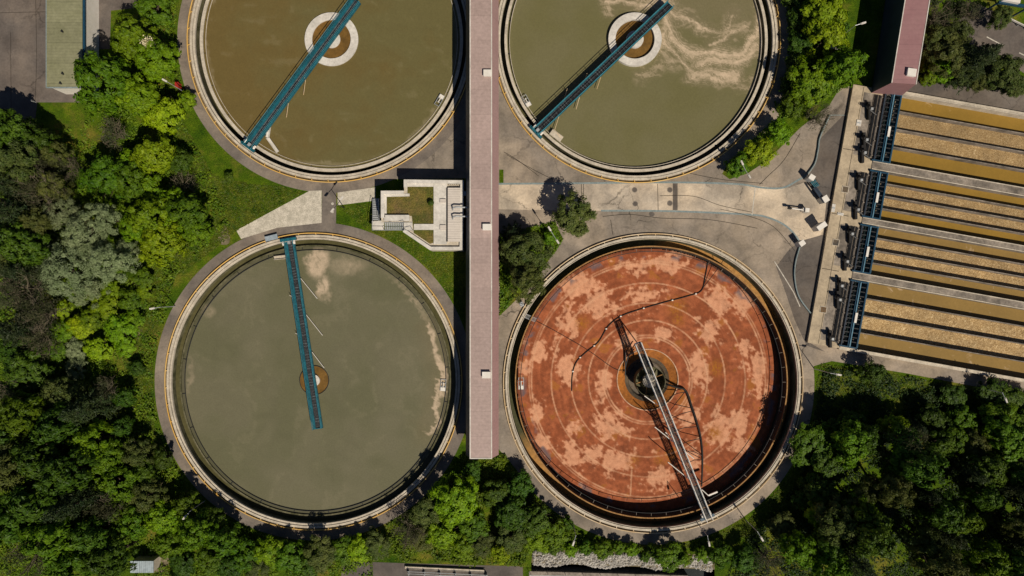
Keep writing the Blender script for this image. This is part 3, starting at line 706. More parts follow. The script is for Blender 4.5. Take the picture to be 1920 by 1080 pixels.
b1 = bridge('teal scraper bridge with grey deck over the plain olive brown tank', (466, 278), (669, 2), .1, 18, gh=.45, deck='grate_lt', gw=.42)
arms(b1[0], [[(573, 148), (569, 178)], [(541, 190), (537, 220)]], -.15, 'cream')
b2 = bridge('dark teal scraper bridge over the tank with swirling scum streaks', (1003, 250), (1256, 10), .35, 15.5, gh=.5, gw=.16, deck='grate')
arms(b2[0], [[(1126, 145), (1119, 167)], [(1087, 180), (1080, 205)], [(1048, 218), (1040, 243), (1051, 258)], [(1137, 108), (1132, 122)], [(1100, 140), (1096, 153)], [(1063, 168), (1058, 186)]], -.5, 'cream')
b3 = bridge('bright teal scraper bridge standing over the grey green tank', (543, 448), (597, 803), -.1, 17.5, gh=.4, gw=.36, rh=.9)
arms(b3[0], [[(564, 522), (595, 560)], [(574, 590), (605, 629)], [(585, 660), (608, 690)], [(545, 554), (553, 565)], [(556, 625), (565, 636)]], -.7, 'white')
b4 = bridge('long silver railed scraper bridge across the drained rust red tank', (1328, 973), (1195, 643), .95, 12.5, rails='white', girder='blue', gw=.1, gh=.3, deck=None, rh=1.1, carriage=28, rung='steel_dk')
arms(b4[0], [[(1208, 742), (1232, 759)], [(1227, 800), (1262, 828)], [(1247, 810), (1272, 831)], [(1279, 842), (1301, 860)], [(1252, 866), (1290, 897)], [(1315, 917), (1328, 929)]], .2, 'white', .07)
# teal bits at the ends
for root, a, b, d, n in (b1, b2, b3):
    p = a+d*.55
    MB().box((p.x, p.y, p.z+.45), (.5, .4, .5), math.atan2(d.y, d.x)).build('control_box', M['steel'], root)
# the curved rake blade under the long bridge
root, a, b, d, n = b4
zb = -3.5
blade = smoothline([(1232, 715), (1268, 726), (1286, 733), (1298, 765), (1306, 790), (1314, 822), (1317, 860), (1315, 912)], 5)
MB().tube([W(x, y, zb) for x, y in blade], .16, 8).build('rake_blade', M['rubber'], root, True)
mb = MB()
for p, q_ in (((1255, 772), (1284, 735)), ((1258, 785), (1300, 770)), ((1262, 808), (1308, 800)), ((1270, 836), (1314, 822)), ((1282, 845), (1318, 855)), ((1288, 868), (1316, 862)), ((1296, 897), (1316, 905)), ((1255, 745), (1284, 735))):
    m1 = ((p[0]*.55+q_[0]*.45)+2, (p[1]*.55+q_[1]*.45)-3)
    mb.tube([W(*p, .7), W(*m1, -2.2), W(*q_, zb+.2)], .06, 6)
mb.build('rake_strut', M['steel_dk'], root)
mb = MB()
for s in (-1, 1):
    mb.tube([b+n*s*.4, Vector((b.x, b.y, -3.8))+n*s*.9-d*1.6], .08, 6)
mb.tube([W(1188, 655, -.2), W(1178, 668, -3), W(1172, 690, -3.8)], .1, 6); mb.tube([W(1186, 640, -.1), W(1173, 660, -3.4), W(1172, 704, -3.8)], .1, 6)
mb.build('drive_frame', M['steel_dk'], root)
for p in ((1207, 708),):
    q = W(*p, -3.5); MB().box(q, (.9, .6, .7), .4).build('gearbox', M['blue'], root)
MB().beam(W(1328, 929, .2), W(1345, 922, .2), .22, .22).build('scum_box', M['white'], root)
# tank furniture lying on the water line
def scum_box(px, py, rz, z, label, m='steel'):
    p = W(px, py, z); root = thing('scum_collector', label, 'scum collector', (p.x, p.y, 0), 'scum collectors at the tank edges')
    co, si = math.cos(rz), math.sin(rz)
    at = lambda u, v, zz: (p.x+u*co-v*si, p.y+u*si+v*co, zz)
    q = MB()
    for v in (-.38, .38): q.beam(at(-.9, v, z), at(.9, v, z), .07, .12)
    for u in (-.85, -.3, .25): q.beam(at(u, -.38, z), at(u, .38, z), .07, .1)
    q.build('frame', M[m], root)
    MB().box(at(.62, 0, z-.05), (.55, .68, .3), rz).build('hopper', M['white'], root)
    MB().tube([at(-.4, 0, z+.12), at(.5, 0, z+.12)], .07, 8).build('pipe', M['white'], root)
scum_box(824, 188, math.radians(60), -.25, 'small grey framed scum collector at the edge of the plain olive brown tank')
scum_box(987, 189, math.radians(-60), -.6, 'pale scum collector at the left edge of the streaked tank')
scum_box(831, 722, math.radians(-95), -.85, 'scum collector on foam at the right edge of the grey green tank')
scum_box(977, 719, math.radians(-90), -1.4, 'white scum collector inside left wall of the drained red tank')
def launder(pts, z, w, label, m='concrete_lt'):
    P = [W(x, y, z) for x, y in pts]
    root = thing('scum_trough', label, 'trough', (P[0].x, P[0].y, 0), 'scum troughs beside the bridges')
    for i in range(len(P)-1):
        a, b = P[i], P[i+1]; d = (b-a).normalized(); n = Vector((-d.y, d.x, 0))
        q = MB(); q.beam(a, b, w, .06)
        for s in (-1, 1): q.beam(a+n*s*w/2+Vector((0, 0, .1)), b+n*s*w/2+Vector((0, 0, .1)), .06, .26)
        q.build('channel', M[m], root)
launder([(506, 233), (502, 258), (521, 285)], -.3, .42, 'pink grey bent trough beside the bridge of the plain olive brown tank')
launder([(1033, 247), (1053, 262)], -.5, .9, 'short pale trough beside the bridge of the streaked tank', 'concrete')
launder([(514, 484), (542, 481)], -.8, .5, 'short trough left of the bridge on the grey green tank', 'concrete')
# floating hose line on the drained floor, access ladder and gangway
hose = smoothline([(1072, 733), (1073, 705), (1080, 680), (1098, 661), (1122, 641), (1140, 612), (1164, 593), (1200, 580), (1245, 567), (1290, 555), (1315, 545), (1322, 520), (1328, 487)], 6)
def onfloor(px, py, up):
    p = W(px, py, -3.6); r_ = math.hypot(p.x-c4.x, p.y-c4.y)/S; return W(px, py, zfloor(r_)+up)
p = W(1164, 593, -3.6); root = thing('drain_hose', 'black hose with small white floats curving over the rust red floor', 'hose', p)
MB().tube([onfloor(x, y, .1) for x, y in hose], .08, 6).build('tube', M['rubber'], root, True)
for i in range(8, len(hose)-10, 7):
    q = onfloor(*hose[i], .16); MB().tube([q+Vector((-.12, 0, 0)), q+Vector((.12, 0, 0))], .12, 8).build('float', M['white'], root)
root = thing('cable', 'thin dark cable running from the tank edge to the sump over the red floor', 'cable', W(1000, 605, -4.4))
MB().tube([onfloor(x, y, .05) for x, y in smoothline([(990, 594), (1040, 620), (1100, 655), (1150, 690), (1175, 697), (1190, 706)], 4)], .045, 6).build('wire', M['rubber'], root)
root = thing('cable', 'thin dark cable slung from the upper right rim onto red floor', 'cable', W(1357, 487, -1))
MB().tube([W(1359, 484, .2), W(1345, 505, -2.2), onfloor(1318, 540, .06)], .05, 6).build('wire', M['rubber'], root)
p = G(984, 592); root = thing('access_ladder', 'light metal ladder hooked over left rim of the drained red tank', 'ladder', (p.x, p.y, 0))
a, b = G(981, 590, .4), G(1006, 602, -2.6)
mb = MB(); dd = (b-a).normalized(); nn = Vector((-dd.y, dd.x, 0)).normalized()*.28
mb.tube([a+nn, b+nn], .05, 6); mb.tube([a-nn, b-nn], .05, 6); mb.build('stile', M['steel'], root)
mb = MB()
for i in range(12): q = a.lerp(b, (i+.5)/12); mb.tube([q+nn, q-nn], .035, 6)
mb.build('rung', M['steel'], root)
p = G(978, 570); root = thing('valve_stand', 'grey valve stand on the left rim of the drained red tank', 'valve stand', (p.x, p.y, 0))
MB().box((p.x, p.y, .55), (.5, .7, .6), .4).build('gearbox', M['steel'], root); q = MB(); q.lathe((p.x, p.y), [(.3, 1.02), (.34, 1.05), (.3, 1.08)], 20); q.tube([(p.x, p.y, .8), (p.x, p.y, 1.06)], .05, 8); q.beam((p.x-.3, p.y, 1.05), (p.x+.3, p.y, 1.05), .04, .04); q.build('handwheel', M['steel'], root)
# hatch by the bridge of tank 3
p = W(510, 446, .2); root = thing('landing_plate', 'pale blue grey landing plate at the railing by the bright teal bridge', 'platform', (p.x, p.y, 0))
MB().box((p.x, p.y, .5), (1.9, .75, .06), math.radians(14)).build('plate', M['steel_blue'], root)
q = MB()
for s in (-.8, .8): q.box((p.x+s, p.y+s*.2, .25), (.1, .5, .46), math.radians(14))
q.build('leg', M['steel_dk'], root)

# ------------------------------------------------------------------ pink gallery between the tanks
def xz(px, h): return (px-960)*S*(H-h)/H
p = G(905, 500)
root = thing('pipe_gallery', 'long pink roofed gallery running between the four tanks', 'building', (p.x, p.y, 0))
y0, y1 = G(0, 843).y, G(0, -330).y
XL, XR, XBL, XBR, HT, HE = xz(881, 6), xz(922, 6), xz(873.5, 3.5), xz(935, 3.5), 6.0, 3.5
y0e = W(0, 852.5, 3.5).y; y0t = W(0, 860, 6).y
MB().prism([(xz(887, 0), y0t+.5), (xz(923, 0), y0t+.5), (xz(923, 0), y1), (xz(887, 0), y1)], 0, HE+.05).build('wall', M['navy'], root)
mb = MB()
mb.prism([(XL, y0t), (XR, y0t), (XR, y1), (XL, y1)], HT-.12, HT); mb.build('roof', M['pink'], root)
mb = MB(); mb.quad((XR-.02, y0t+.02, HT-.03), (XBR, y0e, HE), (XBR, y1, HE), (XR-.02, y1, HT-.03)); mb.quad((XBR, y0e, HE), (XBR, y1, HE), (XBR-.06, y1, HE-.35), (XBR-.06, y0e, HE-.35)); mb.build('side_cladding', M['pink2'], root)
mb = MB(); mb.quad((XL+.02, y0t+.02, HT-.05), (XL+.02, y1, HT-.05), (XBL, y1, HE), (XBL, y0e, HE)); mb.quad((XBL, y0e, HE), (XBL, y1, HE), (XBL+.06, y1, HE-.35), (XBL+.06, y0e, HE-.35)); mb.build('side_cladding', M['navy'], root)  # left side's shade painted in as dark blue, the right stays pink
mb = MB(); mb.v = [(XL+.03, y0t+.03, HT-.05), (XR-.03, y0t+.03, HT-.05), (XBR, y0e, HE), (XBL, y0e, HE)]; mb.f = [(0, 3, 2, 1)]; mb.build('end_cladding', M['pink2'], root)
mb = MB()
mb.prism([(XL-.03, y0t-.03), (XL+.12, y0t-.03), (XL+.12, y1), (XL-.03, y1)], HT-.06, HT+.035); mb.prism([(XR-.09, y0t-.03), (XR+.05, y0t-.03), (XR+.05, y1), (XR-.09, y1)], HT-.06, HT+.035); mb.prism([(XL+.12, y0t-.03), (XR-.09, y0t-.03), (XR-.09, y0t+.12), (XL+.12, y0t+.12)], HT-.06, HT+.035)
mb.build('edge_trim', M['concrete_lt'], root)
for i, (x, y) in enumerate(((914.5, 137), (913, 426), (912, 703))):
    p = W(x, y, 6.3)
    lab = ('white square roof hatch on the pink gallery between the two upper tanks', 'white square roof hatch on the pink gallery beside the small flat roofed building', 'white square roof hatch on the pink gallery between the two lower tanks')[i]
    q = thing('roof_hatch', lab, 'roof hatch', (p.x, p.y, HT), 'white hatches on the pink gallery')
    MB().box((p.x, p.y, HT+.2), (1.12, .82, .4)).build('kerb', M['white'], q); MB().box((p.x, p.y, HT+.44), (1.2, .9, .07)).build('lid', M['white'], q)

# tall mauve gallery at the top right
RT = 6.2
def prj(px, py, h): v = W(px, py, h); return (v.x, v.y)
tl, tr, bl, brr = prj(1697, 0, RT), prj(1743, 0, RT), prj(1672, 155, RT), prj(1717.5, 158, RT)
ext = lambda a, b, t: (a[0]+(a[0]-b[0])*t, a[1]+(a[1]-b[1])*t)
tl2, tr2 = ext(tl, bl, 1.6), ext(tr, brr, 1.6)
p = G(1665, 150); root = thing('conveyor_gallery', 'tall mauve roofed gallery ending at the aeration basins', 'building', (p.x, p.y, 0))
ins = lambda a, c, t: (a[0]+(c[0]-a[0])*t, a[1]+(c[1]-a[1])*t)
MB().prism([bl, brr, tr2, tl2], RT-.15, RT).build('roof', M['pink3'], root)
e0, e1 = prj(1634, 174, .6), prj(1690, 180, .6)
mb = MB(); z0 = .55
mb.quad((*e0, z0), (*e1, z0), (brr[0], brr[1], RT-.08), (bl[0], bl[1], RT-.08)); mb.build('end_wall', M['pink3'], root)
mb = MB(); tb2 = (tl2[0]-(bl[0]-e0[0]), tl2[1]-(bl[1]-e0[1])); ub2 = (tr2[0]-(brr[0]-e1[0]), tr2[1]-(brr[1]-e1[1]))
mb.quad((*tl2, RT-.1), (*tb2, 0), (*e0, z0), (*bl, RT-.1)); mb.build('side_wall', M['navy'], root)  # shade of this wall painted in dark blue, opposite wall stays mauve
mb = MB(); mb.quad((*e1, z0), (*ub2, 0), (*tr2, RT-.1), (*brr, RT-.1)); mb.build('side_wall', M['pink3'], root)
def edge(a, b, off=.0): return MB().beam((a[0], a[1], RT+.01), (b[0], b[1], RT+.01), .12, .08)
edge(tl2, bl).build('edge_trim', M['concrete_lt'], root); edge(tr2, brr).build('edge_trim', M['concrete_lt'], root)
p = W(1709, 136, RT+.3); q = thing('roof_hatch', 'white square roof hatch on the end of tall mauve gallery', 'roof hatch', (p.x, p.y, RT), 'white hatches on the mauve gallery')
MB().box((p.x, p.y, RT+.2), (1.15, 1.0, .4), -.15).build('kerb', M['white'], q); MB().box((p.x, p.y, RT+.43), (1.22, 1.08, .06), -.15).build('lid', M['white'], q)

# ------------------------------------------------------------------ small flat-roofed building
HB = 3.4
def PB(lst, h=HB): return [prj(x, y, h) for x, y in lst]
p = G(790, 400); root = thing('flat_roofed_building', 'small building with grassy flat roof and white parapet beside pink gallery', 'building', (p.x, p.y, 0))
outer = [(757, 336.5), (869.5, 338), (868, 469), (806, 469), (755, 434.5), (766, 430), (766, 415), (714, 415), (714, 357.5), (757, 357.5)]
MB().prism(PB(outer), 0, HB-.35).build('wall', M['concrete'], root)
T = 6.5
inner = [(757+T+4, 336.5+T), (869.5-T+2, 338+T), (868-T+1, 469-T), (806+T*.5, 469-T), (775, 441), (775, 431), (766, 430), (766-.5, 415), (768, 414), (768, 403), (725, 403), (725, 415-T), (714+T, 409), (714+T, 357.5+T), (757+T+4, 357.5+T)]
# parapet as separate runs
runs = [((757, 336.5), (869.5, 338)), ((869.5, 338), (868, 469)), ((868, 469), (806, 469)), ((806, 469), (755, 434.5)), ((714, 415), (714, 357.5)), ((714, 357.5), (757, 357.5)), ((757, 357.5), (757, 336.5)), ((714, 414), (768, 414))]
cen = Vector(prj(800, 398, HB))
mb = MB()
for i, (a, b) in enumerate(runs):
    a, b = Vector(prj(*a, HB)), Vector(prj(*b, HB)); d = (b-a).normalized(); n = Vector((-d.y, d.x))
    if n.dot(cen-a) < 0: n = -n
    t = .5
    q0 = t if i not in (0,) else 0
    a2, b2 = a+d*(0 if i in (0, 3) else t*.98), b-d*(0 if i in (0,) else .004*i)
    mb.prism([tuple(a2), tuple(b2), tuple(b2+n*t), tuple(a2+n*t)], HB-.4, HB+.0015*i)
mb.build('parapet', M['concrete_lt'], root)
zt = HB-.34
def on(lst, m, z, nm, thick=.05): 
    MB().prism(PB(lst, z), z-thick, z).build(nm, M[m], root)
on([(764, 349), (813, 349), (813, 455), (806, 457), (776, 437), (772, 405), (724, 403), (724, 366), (764, 366)], 'sedum', zt+.02, 'green_roof', .1)
on([(764, 343), (813, 343), (813, 350), (764, 350)], 'concrete_lt', zt+.06, 'gravel_edge', .1)
on([(719, 363), (768, 363), (768, 368), (725, 369), (725, 402), (719, 402)], 'concrete_lt', zt+.07, 'gravel_edge', .1)
on([(722, 403), (767, 403), (767, 414), (722, 414)], 'concrete_lt', HB+.12, 'stair_parapet', .5)
on([(813, 343), (838, 343), (838, 458), (813, 458)], 'concrete_lt', zt+.10, 'roof_paving', .15)
on([(776, 420), (813, 420), (813, 431), (776, 431)], 'concrete_lt', zt+.12, 'roof_paving', .1)
on([(839.5, 352), (863, 352), (863, 453), (839.5, 453)], 'slats', zt+.45, 'slatted_cover', .35)
on([(837, 352), (839, 352), (839, 453), (837, 453)], 'steel_dk', zt+.2, 'cover_gap', .1)
on([(825, 373), (836, 373), (836, 380), (825, 380)], 'slats', zt+.3, 'roof_hatch', .2)
on([(825, 422), (836, 422), (836, 431), (825, 431)], 'slats', zt+.3, 'roof_hatch', .2)
for x, y in ((849, 392), (849, 409)):
    a = W(x, y+2, HB+.1); b = W(x+1, y-3, HB+.8); c_ = W(x+6, y-4, HB+.9); e = W(878, y-3, HB+.9)
    MB().tube([a, b, c_, e], .11, 8).build('pipe', M['steel'], root)
a, b = W(870, 363, HB-.2), W(878, 363, HB-.2); MB().beam(a, b, .6, .4).build('duct', M['steel_blue'], root)
for k, (x0, x1, y) in enumerate(((843, 862, 347),)):
    mb = MB(); mb.tube([W(x0, y+2, HB+.3), W(x1, y+2, HB+.3)], .05, 6)
    for i in range(6): xx = x0+(x1-x0)*i/5; mb.tube([W(xx, y+2, HB-.3), W(xx, y+2, HB+.3)], .035, 5)
    mb.build('handrail', M['steel_dk'], root)
p = W(808, 380, HB+.1); q = thing('roof_shrub', 'small dark green shrub growing on the grassy flat roof', 'shrub', (p.x, p.y, zt))
# external stair: part of the building's outside, a thing of its own
p = G(705, 425); root = thing('external_stair', 'grey metal stair climbing round the corner of the grassy roofed building', 'staircase', (p.x, p.y, 0))
def treads(p0, p1, z0, z1, n, w, nm='tread'):
    tr = None
    for i in range(n):
        t = (i+.5)/n; z = z0+(z1-z0)*(i+1)/n; x = p0[0]+(p1[0]-p0[0])*t; y = p0[1]+(p1[1]-p0[1])*t
        q = W(x, y, z); d = Vector((p1[0]-p0[0], -(p1[1]-p0[1]))).normalized()
        MB().box((q.x, q.y, z), (.2, w, .05), math.atan2(d.y, d.x)).build(nm, M['steel'], root)
treads((704.5, 372), (704.5, 413), .2, 1.7, 12, .85)
treads((721, 424), (764, 424), 1.9, HB-.3, 12, .95)
for a, b, c_, d_ in (((697.5, 414), (720, 414), (720, 431), (697.5, 431)), ((757, 417), (773, 417), (773, 431), (757, 431))):
    zl = 1.75 if a[0] < 700 else HB-.2
    MB().prism(PB([a, b, c_, d_], zl), zl-.08, zl).build('landing', M['concrete_lt'], root)
mb = MB()
for pts in ([(698.5, 373, 1.1), (698.5, 414, 2.7), (697.5, 431, 2.8), (720, 431.5, 2.8), (773, 431.5, HB+.9)], [(710.5, 373, 1.1), (711, 412, 2.7)], [(721, 416.5, 2.9), (757, 416.5, HB+.7)]):
    P = [W(*q) for q in pts]; mb.tube(P, .04, 6)
    for q in P: mb.tube([q-Vector((0, 0, 1.0)), q], .035, 5)
mb.build('handrail', M['steel'], root)
mb = MB()
for x in (698.8, 710.2): mb.beam(W(x, 373, .2), W(x, 414, 1.75), .06, .22)
for y in (417.5, 430.5): mb.beam(W(720, y, 1.8), W(770, y, HB-.3), .06, .22)
mb.build('stringer', M['steel'], root)

# ------------------------------------------------------------------ sage roofed building, shed
HG = 4.2
p = G(125, 80); root = thing('sage_roofed_building', 'long building with ribbed sage green roof beside parking yard', 'building', (p.x, p.y, 0))
rp = PB([(87, -420), (154, -420), (154, 163), (87, 163)], HG)
MB().prism(PB([(89, -420), (153, -420), (153, 161.5), (89, 161.5)], HG), 0, HG-.2).build('wall', M['white'], root)
MB().prism(rp, HG-.2, HG).build('roof', M['ribroof'], root)
MB().prism(PB([(154.2, -420), (158, -420), (158, 163), (154.2, 163)], HG), HG-.3, HG-.1).build('gutter', M['blue'], root)
mb = MB(); mb.prism(PB([(86, 163), (154, 163), (154, 165), (86, 165)], HG), HG-.2, HG+.04); mb.prism(PB([(86, -420), (87.6, -420), (87.6, 162.9), (86, 162.9)], HG), HG-.2, HG+.04); mb.build('edge_trim', M['kerb'], root)
mb = MB()
for x, y in ((119, 139), (115, 157), (118, 60)): q = W(x, y, HG); mb.tube([q, q+Vector((0, 0, .4))], .12, 10)
mb.build('vent', M['steel_dk'], root)
p = G(270, 1060); root = thing('ribbed_shed', 'little shed with pale blue ribbed roof among trees at the bottom edge', 'shed', (p.x, p.y, 0))
MB().prism(PB([(246, 1053), (286, 1053), (286, 1073), (246, 1073)], 2.4), 0, 2.3).build('wall', M['concrete'], root)
MB().prism(PB([(244.5, 1052), (287.5, 1052), (287.5, 1074), (244.5, 1074)], 2.4), 2.3, 2.42).build('roof', M['shed_roof'], root)

# ------------------------------------------------------------------ aeration gallery and basins
UB = 93
def Aw(u, v, z): x, y = A(u, v); return W(x, y, z)           # seen point at height z
def Apoly(u0, u1, v0, v1, z): return [tuple(Aw(u, v, z)[:2]) for u, v in ((u0, v0), (u1, v0), (u1, v1), (u0, v1))]
HD = .55
UEND = 560
p = G(*A(30, 240)); root = thing('aeration_basin', 'concrete aeration basins with long parallel channels of brown water', 'tank', (p.x, p.y, 0))
MB().prism(Apoly(0, 60, -2, 490, HD), -.3, HD).build('deck', M['deck_conc'], root)
mb = MB()
trains = [(1, 133), (149, 240), (252, 344), (358, 486)]
for v0, v1 in trains: mb.prism(Apoly(22, 58, v0+8, v1-6, HD+.005), HD-.1, HD+.005)
mb.build('service_strip', M['deck_conc2'], root)
for v in (120, 243, 348):
    mb = MB(); mb.prism(Apoly(2, 34, v-.5, v+.5, HD+.012), HD-.1, HD+.012); mb.build('deck_joint', M['groove'], root)
for i, u in enumerate((20,)): 
    mb = MB(); mb.prism(Apoly(u-.4, u+.4, 0, 488, HD+.010), HD-.1, HD+.010); mb.build('deck_joint', M['groove'], root)
MB().prism(Apoly(58, UEND, -6, 492, -4.6), -5, -4.6).build('floor', M['concrete_green'], root)
# walls across v
walk = [(-6, 1), (133, 149), (240, 252), (344, 358), (486, 492)]
for k, (a, b) in enumerate(walk):
    MB().prism(Apoly(60, UEND, a, b, HD), -4.6, HD+(.02 if k in (0, 4) else .08)).build('walkway_wall', M['concrete'] if k in (0, 4) else M['deck_conc2'], root)
    for vv in ((b-1.6, b) if k < 4 else ()), ((a, a+1.6) if k > 0 else ()):
        if vv: MB().prism(Apoly(60.5, UEND, vv[0], vv[1], HD), HD-.1, HD+.16).build('walkway_kerb', M['concrete'], root)
ZA = -.8
for t, (v0, v1) in enumerate(trains):
    w4 = (v1-v0-9)/4
    for k in range(1, 4):
        vv = v0+k*(w4+3)-2.4
        MB().prism(Apoly(UB+1, UEND, vv, vv+1.5, .42), -4.6, .42).build('divider_wall', M['deck_conc2'], root)
    MB().prism(Apoly(UB-2, UB+1, v0, v1, .35), -4.6, .35).build('head_wall', M['blue_lt'], root)
    for k in range(4):
        va = v0+k*(w4+3)-.4; vb = va+w4+1.4
        z = ZA+(.06 if k in (1, 2) else 0)
        mb = MB(); q = Apoly(UB, UEND, va, vb, z); mb.quad(*[(x, y, z) for x, y in q[::-1]])
        tag(mb.build('basin_water', M[(('foam_fine', 'foam'), ('foam', 'foam'), ('foam', 'foam_pale'), ('foam_pale', 'foam_pale'))[t][k-1]] if k in (1, 2) else M['murk_flat' if t in (0, 1) else 'murk_flat_dull']), kind='structure')
    mb = MB(); q = Apoly(57, UB-1, v0, v1, -1.2); mb.quad(*[(x, y, -1.2) for x, y in q[::-1]]); tag(mb.build('inlet_water', M['canal']), kind='structure')
names = ('topmost', 'second from the top', 'third from the top', 'lowest')
for t, (v0, v1) in enumerate(trains):
    p = G(*A(75, (v0+v1)/2))
    g = thing('inlet_walkway', f'blue steel inlet frame over dark openings, {names[t]} of four along the basins', 'steel frame', (p.x, p.y, 0), 'blue inlet frames')
    for u, m, w in ((62, 'navy', .16), (76, 'blue', .36), (91.5, 'blue', .2)):
        MB().beam(Aw(u, v0+3, .75), Aw(u, v1-2, .75), w, .3).build('beam', M[m], g)
    MB().beam(Aw(78.6, v0+3, .95), Aw(78.6, v1-2, .95), .16, .2).build('handrail', M['blue_lt'], g)
    mb = MB(); n = int((v1-v0)/8.6)
    for i in range(n+1):
        v = v0+3.5+(v1-v0-6.5)*i/n; mb.beam(Aw(59.5, v, .7), Aw(91, v, .7), .14, .16)
    mb.build('cross_bar', M['steel_dk'], g)
    MB().prism(Apoly(58, 66, v0+2, v1-2, .35), .3, .35).build('cover_grating', M['grate'], g)
    rr = random.Random(t+3); mb = MB()
    for i in range(n):
        v = v0+3.5+(v1-v0-6.5)*(i+.5)/n
        if rr.random() < .6: mb.prism(Apoly(67.5, 70+rr.random()*3, v-2.2, v-.4+rr.random()*2.2, .3), .2, .3)
        if rr.random() < .5: mb.prism(Apoly(82.5, 84.5+rr.random()*2.5, v-1.8, v+rr.random()*2, .3), .2, .3)
    mb.build('opening_ledge', M['deck_conc'], g)
    q = Aw(81, v0+(v1-v0)*.55, 1.1); MB().box((q.x, q.y, 1.05), (.35, 1.5, .22), -.175).build('cover_plate', M['white'], g)
    for v in (v0+2.5, v1-1.5):
        MB().beam(Aw(58, v, .75), Aw(92, v, .75), .22, .34).build('end_beam', M['blue'], g)
    # pipe bundle beside the frame
    q = thing('pipe_bundle', f'bundle of thin parallel pipes on the deck, {names[t]} of four', 'pipes', (p.x-1.6, p.y, 0), 'pipe bundles on the deck')
    for i in range(6):
        MB().tube([Aw(45+i*2.3, v0+9, HD+.28), Aw(45+i*2.3, v1-6, HD+.28)], .05+.025*(i % 2), 8).build('pipe', M['deck_conc2' if i in (2, 5) else 'steel_dk'], q)
    mb = MB()
    for i in range(5): v = v0+12+(v1-v0-22)*i/4; mb.beam(Aw(43, v, HD+.14), Aw(58.5, v, HD+.14), .12, .14)
    mb.build('pipe_support', M['deck_conc2'], q)
# valve drives on the deck
vd = None
vl = [(25, 40), (26, 98), (27, 122), (29, 173), (33, 228), (30, 274), (30, 326), (28, 372), (29, 398), (28, 472)]
seq = ('first', 'second', 'third', 'fourth', 'fifth', 'sixth', 'seventh', 'eighth', 'ninth', 'last')
for i, (u, v) in enumerate(vl):
    p = Aw(u+8, v, HD); lab = f'black valve drive standing on concrete deck, {seq[i]} of ten from the mauve gallery'
    if vd is None:
        vd = thing('valve_drive', lab, 'valve', p, 'valve drives on the basin deck')
        q = MB(); q.tube([p+Vector((0, 0, 0)), p+Vector((0, 0, 1.3))], [.16, .12], 12); q.build('stem', M['steel_dk'], vd)
        q = MB(); q.tube([p+Vector((-.42, .05, 1.25)), p+Vector((.42, -.05, 1.25))], .21, 12); q.build('motor', M['rubber'], vd)
        q = MB(); q.box((p.x, p.y-.28, HD+1.35), (.34, .34, .4)); q.build('gearbox', M['steel'], vd)
        q = MB(); q.lathe((p.x-.5, p.y+.1), [(.2, HD+1.2), (.24, HD+1.23), (.2, HD+1.26)], 16); q.beam((p.x-.7, p.y+.1, HD+1.22), (p.x-.3, p.y+.1, HD+1.22), .04, .04); q.build('handwheel', M['steel_dk'], vd)
        q = MB(); q.beam((p.x+.1, p.y-1.6, HD+.35), (p.x+.05, p.y+1.0, HD+.35), .34, .6); q.build('housing', M['rubber'], vd)
        q = MB(); q.tube([(p.x+.2, p.y-.3, HD+.5), (p.x+.6, p.y-.5, HD+.45), (p.x+1.2, p.y-.9, HD+.35)], .13, 8); q.build('pipe', M['steel_dk'], vd)
    else: dup(vd, p, lab, None, 0)
hl = [(19, 195), (19, 296), (18, 424)]
hs = ('upper of three black floor openings in basin deck', 'middle of three black floor openings in basin deck', 'lowest of three floor openings in basin deck, with a grid over it')
for i, (u, v) in enumerate(hl):
    p = Aw(u, v, HD); g = thing('floor_hatch', hs[i], 'floor hatch', p, 'floor hatches in the basin deck')
    MB().box((p.x, p.y, HD+.02), (.85, .85, .03), -.175).build('opening', M['black_pit'], g)
    q = MB()
    for sx, sy, w, h in ((0, .46, 1.0, .08), (0, -.46, 1.0, .08), (.46, 0, .08, .84), (-.46, 0, .08, .84)):
        c_, s_ = math.cos(-.175), math.sin(-.175); q.box((p.x+sx*c_-sy*s_, p.y+sx*s_+sy*c_, HD+.035), (w, h, .05), -.175)
    q.build('frame', M['concrete'], g)
    if i == 2:
        q = MB()
        for k in range(4): q.beam((p.x-.3+k*.2, p.y-.4, HD+.05), (p.x-.3+k*.2, p.y+.4, HD+.05), .03, .03); q.beam((p.x-.4, p.y-.3+k*.2, HD+.06), (p.x+.4, p.y-.3+k*.2, HD+.06), .03, .03)
        q.build('grid', M['rust_iron'], g)
for (u, v, w, h, lab) in ((22, 68, .7, .9, 'small pale access cover near the top of the basin deck'), (3, 233, .5, 1.2, 'pale pink cover at deck edge above the kiosk group'), (18, 242, .9, .4, 'narrow pale cover plate on basin deck beside the dividing joint')):
    p = Aw(u, v, HD); g = thing('access_cover', lab, 'cover', p); MB().box((p.x, p.y, HD+.06), (w, h, .1), -.175).build('plate', M['concrete_lt'], g); MB().box((p.x, p.y, HD+.13), (w*.7, h*.2, .04), -.175).build('handle', M['steel'], g)

